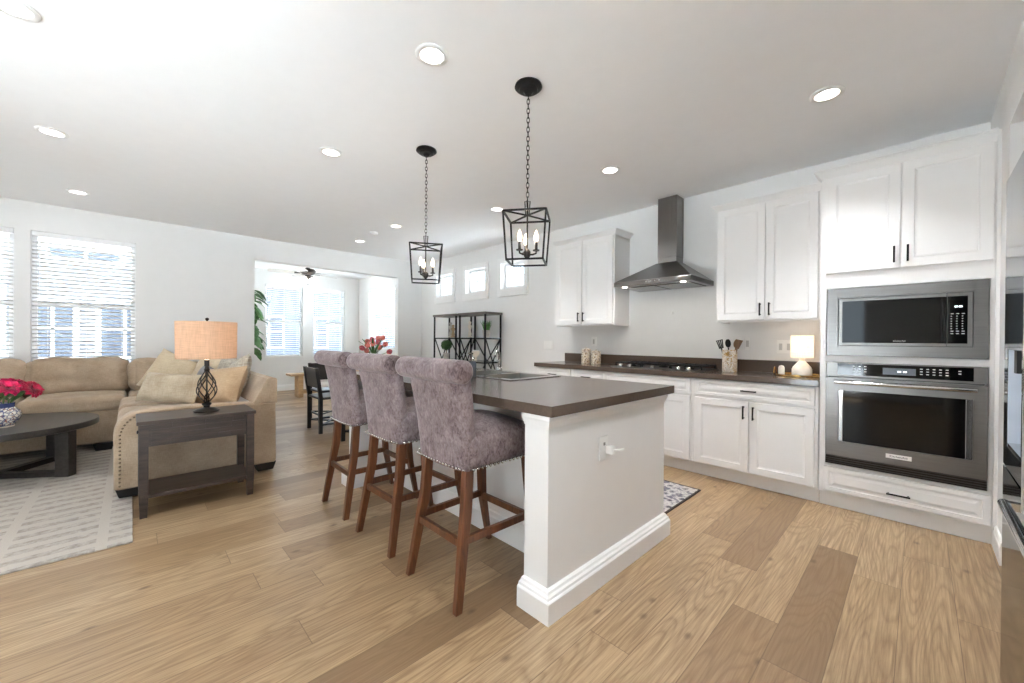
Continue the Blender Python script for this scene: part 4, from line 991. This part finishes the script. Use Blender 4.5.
# table lamp
tl = thing('table_lamp', 'iron twisted cage lamp with drum linen shade on the side table', 'lamp', (-3.775, .418, .647))
m = MB(); m.lathe([(.001, 0), (.078, 0), (.082, .006), (.070, .014), (.045, .026), (.020, .032), (.020, .044), (.030, .052), (.030, .062), (.014, .07), (.001, .07)], 28); m.build('lamp_base', 'iron', tl, smooth=35)
for k in range(8):                                   # twisted cage bars, half each way
    pts = []; dr = 1 if k % 2 else -1
    for i in range(19):
        f = i/18; r = .012+.052*math.sin(PI*f**.85)**1.1; a = k*PI/4+dr*f*2.2
        pts.append((r*math.cos(a), r*math.sin(a), .070+f*.235))
    MB().tube(pts, .0038, 7).build('cage_bar', 'iron', tl, smooth=True)
MB().tube([(0, 0, .06), (0, 0, .33)], .0055, 10).build('stem', 'iron', tl, smooth=True)
m = MB(); m.lathe([(.001, .305), (.014, .305), (.019, .315), (.014, .328), (.012, .34), (.016, .345), (.016, .39), (.001, .39)], 18); m.build('socket', 'iron', tl, smooth=35)
m = MB(); m.lathe([(.187, .403), (.190, .680), (.188, .680), (.185, .403)], 56, False); m.build('lamp_shade', 'linen', tl, smooth=30)
m = MB(); m.tube([(0, 0, .39), (.05, 0, .48), (.05, 0, .60), (0, 0, .676)], .002, 6); m.tube([(0, 0, .39), (-.05, 0, .48), (-.05, 0, .60), (0, 0, .676)], .002, 6)
for a in (0, 2*PI/3, 4*PI/3): m.bar((0, 0, .676), (.186*math.cos(a), .186*math.sin(a), .676), .004)
m.build('harp', 'iron', tl)
m = MB(); m.lathe([(.001, .676), (.006, .676), (.006, .69), (.012, .697), (.012, .707), (.001, .714)], 14); m.build('finial', 'black', tl, smooth=40)
m = MB(); m.lathe([(.001, .392), (.013, .392), (.013, .42), (.026, .45), (.03, .48), (.02, .505), (.001, .515)], 14); m.build('lamp_bulb', 'bulb', tl, smooth=True)
light('POINT', 'table_lamp_light', (0, 0, .55), 3.2, (1, .90, .78), tl, .05)

# coffee table
cf = thing('coffee_table', 'round black coffee table with crossed base on the rug', 'coffee table', (-5.38, -.81, .0125))
MB().lathe([(.001, .3955), (.592, .3955), (.600, .40), (.600, .444), (.596, .448), (.001, .448)], 72).build('tabletop', 'espresso', cf, smooth=30)
for k in range(4):
    a = PI/4+.17+k*PI/2; m = MB().at(0, 0, 0, rz=a); m.box(.455, .555, -.038, .038, 0, .395); m.build('leg', 'espresso', cf, bevel=.003)
for k in range(2):
    a = PI/4+.17+k*PI/2; m = MB().at(0, 0, 0, rz=a); z = .002 if k == 0 else .0025; m.box(-.455, .455, -.034, .034, z, z+.045); m.build('base_stretcher', 'espresso', cf, bevel=.002)
vz = .0125+.449; VX, VY = -5.235, -.765
va = thing('flower_vase', 'blue and white ceramic vase on the coffee table', 'vase', (VX, VY, vz))
MB().lathe([(.001, 0), (.066, 0), (.066, .008), (.075, .018), (.100, .055), (.112, .09), (.106, .125), (.080, .152), (.070, .165), (.072, .196), (.068, .196), (.064, .165), (.09, .10), (.06, .02), (.001, .018)], 40).build('vase_body', 'vase', va, smooth=40)
MB().lathe([(.0715, .160), (.0735, .160), (.0755, .197), (.0735, .197)], 40, False).build('cobalt_rim', 'cobalt', va, smooth=40)
MB().lathe([(.0665, -.0), (.073, .0), (.073, .010), (.0665, .010)], 40, False).build('foot_ring', 'ceramic', va, smooth=40)
def petal(m, base, d, up, L, wd, cup, n=5):
    """one cupped petal from base leaning toward direction d"""
    d = Vector(d).normalized(); up = Vector(up).normalized(); sdv = d.cross(up).normalized(); vs = []; fs = []
    for i in range(n+1):
        f = i/n; w_ = wd*math.sin(PI*min(.93, .15+.78*f))
        for j in range(-2, 3):
            u = j/2; p = Vector(base)+up*(L*math.sin(f*1.25)/1.0)+d*(L*.75*(1-math.cos(f*1.5)))*1.0
            p += sdv*(w_*u*.5); p += (up*.5-d*.6)*(cup*u*u*f)
            p += Vector((noise.noise(p*60), noise.noise(p*60+Vector((9, 1, 3))), noise.noise(p*60+Vector((2, 7, 5)))))*.004
            vs.append(tuple(p))
    for i in range(n):
        for j in range(4): fs.append((i*5+j, i*5+j+1, (i+1)*5+j+1, (i+1)*5+j))
    m.add(vs, fs)
def peony(label, hx, hy, hz, R, mt, seed):
    t = thing('peony', label, 'flower', (VX, VY, vz+.03), 0, 'peonies in the blue and white vase'); r = random.Random(seed)
    head = Vector((hx, hy, hz)); ax = Vector((hx*1.2, hy*1.2, .16)).normalized()
    b0 = Vector((hx*.12, hy*.12, 0)); mid = Vector((hx*.3, hy*.3, hz*.6)); b1 = head-ax*R*.45
    MB().tube([tuple(b0), tuple(mid), tuple(b1)], .004, 7).build('stem', 'stem', t, smooth=True)
    m = MB(); a1 = ax.orthogonal().normalized(); a2 = ax.cross(a1)
    for ring, (cnt, ln, lean) in enumerate(((6, .62, .25), (8, .8, .55), (10, .98, .95), (11, 1.05, 1.5), (11, .98, 2.2))):
        for k in range(cnt):
            a = 2*PI*(k+.5*ring+r.uniform(-.2, .2))/cnt; d = a1*math.cos(a)+a2*math.sin(a)
            up = (ax*math.cos(lean*.55)+d*math.sin(lean*.55)); out = (d*math.cos(lean*.55)-ax*math.sin(lean*.55))
            petal(m, b1+d*R*.06, out, up, R*ln*r.uniform(.9, 1.1), R*.85, R*.22)
    m.build('bloom', mt, t, smooth=True)
    m = MB()
    for k in range(2):
        a = r.uniform(0, 6.28); d = Vector((math.cos(a), math.sin(a), .35)); petal(m, mid, d, (d+Vector((0, 0, .8))), .10, .04, .01)
    m.build('leaf', 'leaf', t, smooth=True)
PE = [(-.02, -.10, .255, .066, 'peony', 'bright magenta peony cut by the left edge of the picture'), (-.10, .02, .29, .062, 'peony', 'magenta peony at the back of the vase'), (.06, .03, .285, .066, 'peony', 'large open magenta peony at the front of the bunch'),
      (.05, .15, .255, .060, 'peonyd', 'crimson peony leaning right, nearest the sofa arm'), (-.07, -.13, .22, .06, 'peonyd', 'crimson peony low on the left of the vase'), (-.05, .10, .27, .058, 'peonyd', 'crimson peony between the open bloom and the right one')]
for k, (x, y, z, R, mt, l) in enumerate(PE): peony(l, x*1.15+.01, y*1.15+.015, z+.03, R, mt, 10+k)

# ------------------------------------------------------------------ etagere with decorations
def make_etagere(label):
    t = thing('etagere_shelf', label, 'shelf', (0, 0, 0), 0, 'black metal etageres'); w_, y0, y1 = .66, 3.865, 4.205
    bx(0, w_+.02, y0-.015, y1+.012, 1.60, 1.636).build('shelf_top', 'greytop', t, bevel=.003)
    for x in (.018, w_):
        for y in (y0+.012, y1-.012): bx(x-.011, x+.011, y-.011, y+.011, 0, 1.599).build('post', 'black', t)
    for z in (1.235, .862, .49, .12):
        m = MB()
        for y in (y0+.012, y1-.012): m.box(.030, w_-.012, y-.009, y+.009, z-.022, z-.002)
        for x in (.018, w_): m.box(x-.009, x+.009, y0+.025, y1-.025, z-.022, z-.002)
        m.build('shelf_rail', 'black', t); bx(.032, w_-.014, y0+.024, y1-.024, z-.0015, z+.0065).build('glass_shelf', 'glass', t)
    for a, b in ((.492, 1.213),):
        m = MB(); m.bar((.03, y1-.012, a), (w_-.012, y1-.012, b), .013); m.bar((.03, y1-.008, b), (w_-.012, y1-.008, a), .013)
        for x in (.018, w_): m.bar((x, y0+.025, a), (x, y1-.025, b), .013); m.bar((x+.003, y0+.025, b), (x+.003, y1-.025, a), .013)
        m.build('cross_brace', 'black', t)
    return t
et = make_etagere('black metal etagere with grey top, right one by the kitchen'); et.location = (-5.262, 0, 0)
dup(et, (-6.01, 0, 0), 0, 'black metal etagere with grey top, left one by the dining opening')
def potted(label, name, x, y, z, kind):
    t = thing(name, label, 'plant', (x, y, z)); r = random.Random(5)
    if kind == 'grass':
        MB().lathe([(.001, 0), (.05, 0), (.064, .115), (.058, .115), (.05, .09), (.001, .09)], 22).build('pot', 'stone', t, smooth=40); m = MB()
        for k in range(150):
            a = r.uniform(0, 6.28); q = r.uniform(0, .045); l_ = r.uniform(.10, .19); d = Vector((math.cos(a), math.sin(a), 0)); sp_ = r.uniform(.05, .22)
            p0 = Vector((q*math.cos(a), q*math.sin(a), .09)); p1 = p0+(Vector((0, 0, 1))+d*sp_*1.6)*l_; m.tube([tuple(p0), tuple((p0+p1)/2+Vector((0, 0, .01))), tuple(p1+d*.012)], [.0035, .003, .0008], 4)
        m.build('grass_tuft', 'grassg', t)
    else:
        MB().lathe([(.001, 0), (.045, 0), (.058, .10), (.052, .10), (.045, .085), (.001, .085)], 22).build('pot', 'stone', t, smooth=40)
        MB().tube([(0, 0, .08), (.004, 0, .13), (0, 0, .18)], .007, 8).build('trunk', 'spoon', t, smooth=True)
        m = MB(); m.ball((0, 0, .240), .084, 20, 14)
        for k in range(420):
            a, b = r.uniform(0, 6.28), math.acos(r.uniform(-1, 1)); n_ = Vector((math.sin(b)*math.cos(a), math.sin(b)*math.sin(a), math.cos(b)))
            petal(m, Vector((0, 0, .240))+n_*.080, n_.orthogonal(), n_+Vector((r.uniform(-.6, .6), r.uniform(-.6, .6), r.uniform(-.6, .6))), .020, .014, .002, 2)
        m.build('leaf_ball', 'dleaf', t)
potted('grassy green plant in pale pot on the upper right shelf', 'potted_grass', -4.74, 4.02, 1.2425, 'grass')
potted('round boxwood topiary in pale pot on the left shelf', 'topiary', -5.80, 4.0, .8695, 'ball')
def figurine(label, x, y, z, h, mt):
    t = thing('figurine', label, 'figurine', (x, y, z), 0, 'figurines on the etagere')
    MB().lathe([(.001, 0), (.042, 0), (.042, .018), (.03, .026), (.001, .026)], 18).build('plinth', mt, t, smooth=40)
    MB().lathe([(.001, .027), (.026, .027), (.032, .05), (.018, h*.45), (.032, h*.62), (.036, h*.72), (.016, h*.80), (.014, h*.82), (.001, h*.82)], 18).build('figure_body', mt, t, smooth=True)
    MB().ball((0, 0, h*.905), (.024, .026, h*.09), 14, 10).build('figure_head', mt, t, smooth=True)
figurine('taller pale figurine on the left etagere shelf', -5.79, 4.08, 1.2425, .27, 'stone'); figurine('shorter tan figurine beside the taller pale one', -5.63, 4.02, 1.2425, .22, 'pil3')
figurine('pale figurine standing on the middle of the etagere', -5.20, 4.05, 1.2425, .27, 'ceramic')
bwl = thing('glass_bowl', 'small white ornament on the lower right etagere shelf', 'ornament', (-5.02, 4.03, .8695))
MB().lathe([(.001, 0), (.03, 0), (.012, .03), (.02, .05), (.06, .10), (.066, .15), (.062, .15), (.05, .10), (.001, .06)], 24).build('bowl', 'ceramic', bwl, smooth=40)
m = MB()
for k in range(5): m.ball((.03*math.cos(k*1.256), .03*math.sin(k*1.256), .145), .026, 10, 8)
m.build('ornament_balls', 'plastic', bwl, smooth=True)

# ------------------------------------------------------------------ dining group
dt = thing('dining_table', 'natural wood dining table behind the bar stools', 'dining table', (-4.95, 2.42, 0))
bx(-5.88, -4.02, 2.03, 2.82, .725, .765).build('tabletop', 'natural', dt, world=True, bevel=.004)
bx(-5.74, -4.16, 2.17, 2.68, .64, .724).build('apron', 'natural', dt, world=True)
for x in (-5.71, -4.19):
    for y in (2.20, 2.65): bx(x-.04, x+.04, y-.04, y+.04, 0, .7245).build('leg', 'natural', dt, world=True)
def make_chair(label):
    t = thing('dining_chair', label, 'chair', (0, 0, 0), 0, 'black dining chairs')
    for sx in (-1, 1):
        MB().loops([[(sx*.225+a*.018, y+b*.022, z) for a, b in ((-1, -1), (1, -1), (1, 1), (-1, 1))] for y, z in ((0, 0), (0, .45), (-.055, .835))]).build('leg', 'blackw', t, bevel=.003)
        bx(sx*.225-.018, sx*.225+.018, .385, .425, 0, .425).build('leg', 'blackw', t, bevel=.003)
        bx(sx*.225-.012, sx*.225+.012, .022, .384, .10, .125).build('stretcher', 'blackw', t)
    MB().bar((-.21, .03, .112), (.21, .38, .112), .018, .018).build('stretcher', 'blackw', t); MB().bar((.21, .03, .114), (-.21, .38, .114), .018, .018).build('stretcher', 'blackw', t)
    MB().soft((0, .205, .442), (.47, .44, .032), .014).build('seat', 'blackw', t, smooth=True)
    m = MB(); m.loops([[(-.207, y-.009, z), (.207, y-.009, z), (.207, y+.009, z), (-.207, y+.009, z)] for y, z in ((-.018, .575), (-.054, .83))]); m.build('back_panel', 'blackw', t, bevel=.003)
    return t
ch = make_chair('black dining chair in full view left of the bar stools'); ch.location = (-5.485, 1.73, 0)
dup(ch, (-6.36, 2.17, 0), -PI/2, 'black dining chair at the far end of the dining table'); dup(ch, (-4.49, 1.80, 0), 0, 'black dining chair hidden behind the farthest bar stool')
bn = thing('dining_bench', 'natural wood bench near the nook back windows', 'bench', (-8.9, 3.1, 0))
bx(-9.09, -8.71, 2.30, 3.95, .44, .48).build('bench_seat', 'natural', bn, world=True, bevel=.004)
for y in (2.50, 3.73): bx(-9.04, -8.76, y-.045, y+.045, 0, .4395).build('leg', 'natural', bn, world=True, bevel=.003)
bx(-8.93, -8.87, 2.546, 3.684, .06, .12).build('stretcher', 'natural', bn, world=True)
# tulips on the dining table
TVX, TVY, TZ = -5.20, 2.39, .766
tv = thing('glass_vase', 'clear glass vase of tulips on the dining table', 'vase', (TVX, TVY, TZ))
MB().lathe([(.001, 0), (.05, 0), (.055, .01), (.045, .10), (.06, .27), (.056, .27), (.041, .10), (.048, .016), (.001, .014)], 24).build('vase_body', 'glass', tv, smooth=40)
rt = random.Random(8)
TU = [(-.19, -.02, .37), (-.14, .05, .45), (-.08, -.04, .40), (-.04, .03, .47), (.02, -.05, .42), (.06, .04, .49), (.10, -.03, .44), (.14, .05, .50), (.20, .03, .42), (.30, .0, .33), (-.11, .0, .33), (.09, .02, .37)]
cam_r = Vector((math.cos(math.radians(46)), math.sin(math.radians(46)), 0)); cam_f = Vector((-cam_r.y, cam_r.x, 0))
POSN = ['at the far left of the bunch', 'second from the left, upright', 'low in the left half of the bunch', 'tall, left of the middle', 'in the middle front', 'tall, right of the middle', 'in the right half, front', 'tallest, at upper right', 'at the right of the bunch', 'drooping far right away from the bunch', 'lowest, left under the others', 'low, under the right blooms']
for k, (a, b, h) in enumerate(TU):
    a *= .62; h -= .075; p = cam_r*a+cam_f*b
    t = thing('tulip', ('coral tulip ' if k % 3 else 'deep pink tulip ')+POSN[k], 'flower', (TVX, TVY, TZ+.03), 0, 'tulips in the glass vase')
    top = Vector((p.x, p.y, h-.03)); MB().tube([(p.x*.08, p.y*.08, 0), (p.x*.12, p.y*.12, .2), (p.x*.6, p.y*.6, h*.78), tuple(top)], .0035, 6).build('stem', 'stem', t, smooth=True)
    ax = (top-Vector((p.x*.6, p.y*.6, h*.78))).normalized(); a1 = ax.orthogonal().normalized(); a2 = ax.cross(a1); m = MB()
    for q in range(6):
        an = q*PI/3; d = a1*math.cos(an)+a2*math.sin(an); petal(m, top+d*.016, -d, ax+d*.36, .078, .058, .014)
    m.build('bloom', 'tulip' if k % 3 else 'tulipd', t, smooth=True)
    m = MB(); d = Vector((p.x, p.y, .05)).normalized(); petal(m, (p.x*.2, p.y*.2, .20), d, d+Vector((0, 0, 1.4)), .16, .035, .01); m.build('leaf', 'leaf', t, smooth=True)

# ceiling fan in the nook
fn = thing('ceiling_fan', 'dark ceiling fan with pale blades and lit bowls in the nook', 'ceiling fan', (-8.55, 2.555, 2.49))
m = MB(); m.lathe([(.001, -.02), (.06, -.02), (.10, .0), (.135, .03), (.145, .07), (.12, .10), (.05, .115), (.03, .13), (.03, .17), (.07, .20), (.075, .2525), (.001, .2525)], 28); m.build('motor_housing', 'bronze', fn, smooth=35)
for k in range(5):
    a = .72+k*2*PI/5; T = Matrix.Rotation(a, 4, 'Z') @ Matrix.Rotation(.2, 4, 'X')
    m = MB(); m.T = T; m.prism([(.13, -.018), (.24, -.05), (.24, .05), (.13, .018)], .012, .018, 'z'); ir = m.build('blade_iron', 'bronze', fn)
    m = MB(); m.T = T; m.prism([(.20, -.055), (.55, -.075), (.66, -.07), (.69, -.04), (.69, .04), (.66, .07), (.55, .075), (.20, .055)], .0185, .0265, 'z'); m.build('blade', 'fanblade', ir)
m = MB(); m.lathe([(.001, -.10), (.02, -.10), (.045, -.07), (.05, -.02), (.001, -.02)], 20); m.build('light_fitter', 'bronze', fn, smooth=35)
for k in range(4):
    a = PI/4+k*PI/2; x, y = .115*math.cos(a), .115*math.sin(a)
    m = MB(); m.tube([(.03*math.cos(a), .03*math.sin(a), -.05), (x*.8, y*.8, -.045), (x, y, -.06)], .010, 8); ar = m.build('lamp_arm', 'bronze', fn, smooth=True)
    MB().at(x, y, 0).lathe([(.001, -.06), (.022, -.06), (.038, -.085), (.058, -.13), (.062, -.145), (.001, -.135)], 20).build('glass_bowl', 'bowl', ar, smooth=40)
m = MB(); m.tube([(0, 0, -.10), (0, 0, -.20)], .002, 6); m.ball((0, 0, -.21), .012, 10, 8); m.build('pull_chain', 'bronze', fn, smooth=True)
light('POINT', 'fan_light', (0, 0, -.22), 10, (1, .95, .88), fn, .12)

# tall leafy plant in the left corner of the nook
pl = thing('potted_plant', 'tall green leafy plant at the left edge of the nook opening', 'plant', (-9.35, 1.72, 0))
MB().lathe([(.001, 0), (.14, 0), (.19, .34), (.18, .34), (.16, .30), (.001, .30)], 28).build('pot', 'stone', pl, smooth=40)
MB().tube([(0, 0, .28), (.02, .01, .9), (.0, .03, 1.5), (.02, .05, 2.05)], [.022, .02, .016, .01], 10).build('trunk', 'stem', pl, smooth=True)
rl = random.Random(12)
def big_leaf(base, d, L, wd, droop):
    """a broad split leaf with a midrib fold, one mesh"""
    d = Vector(d).normalized(); sdv = d.cross(Vector((0, 0, 1))).normalized(); vs = []; fs = []; n = 9
    for i in range(n+1):
        f = i/n; wv = wd*math.sin(PI*min(.985, .06+.93*f))**.8*(1-.16*(i % 2))
        c = Vector(base)+d*L*f+Vector((0, 0, 1))*(L*.25*f-droop*L*f*f)
        for u in (-1, -.5, 0, .5, 1): vs.append(tuple(c+sdv*wv*.5*u+Vector((0, 0, -.10*wv*abs(u)))))
    for i in range(n):
        for j in range(4): fs.append((i*5+j, i*5+j+1, (i+1)*5+j+1, (i+1)*5+j))
    m = MB(); m.add(vs, fs); o = m.build('leaf', 'leaf', pl, smooth=True); s_ = o.modifiers.new('thick', 'SOLIDIFY'); s_.thickness = .003
for k in range(46):
    a = rl.uniform(0, 6.28); z = 1.0+1.16*k/45; d = Vector((math.cos(a), math.sin(a), rl.uniform(-.5, .25)))
    base = Vector((0, .03, z)); big_leaf(base+d*.02, d, rl.uniform(.20, .30), rl.uniform(.14, .20), rl.uniform(.5, 1.3))
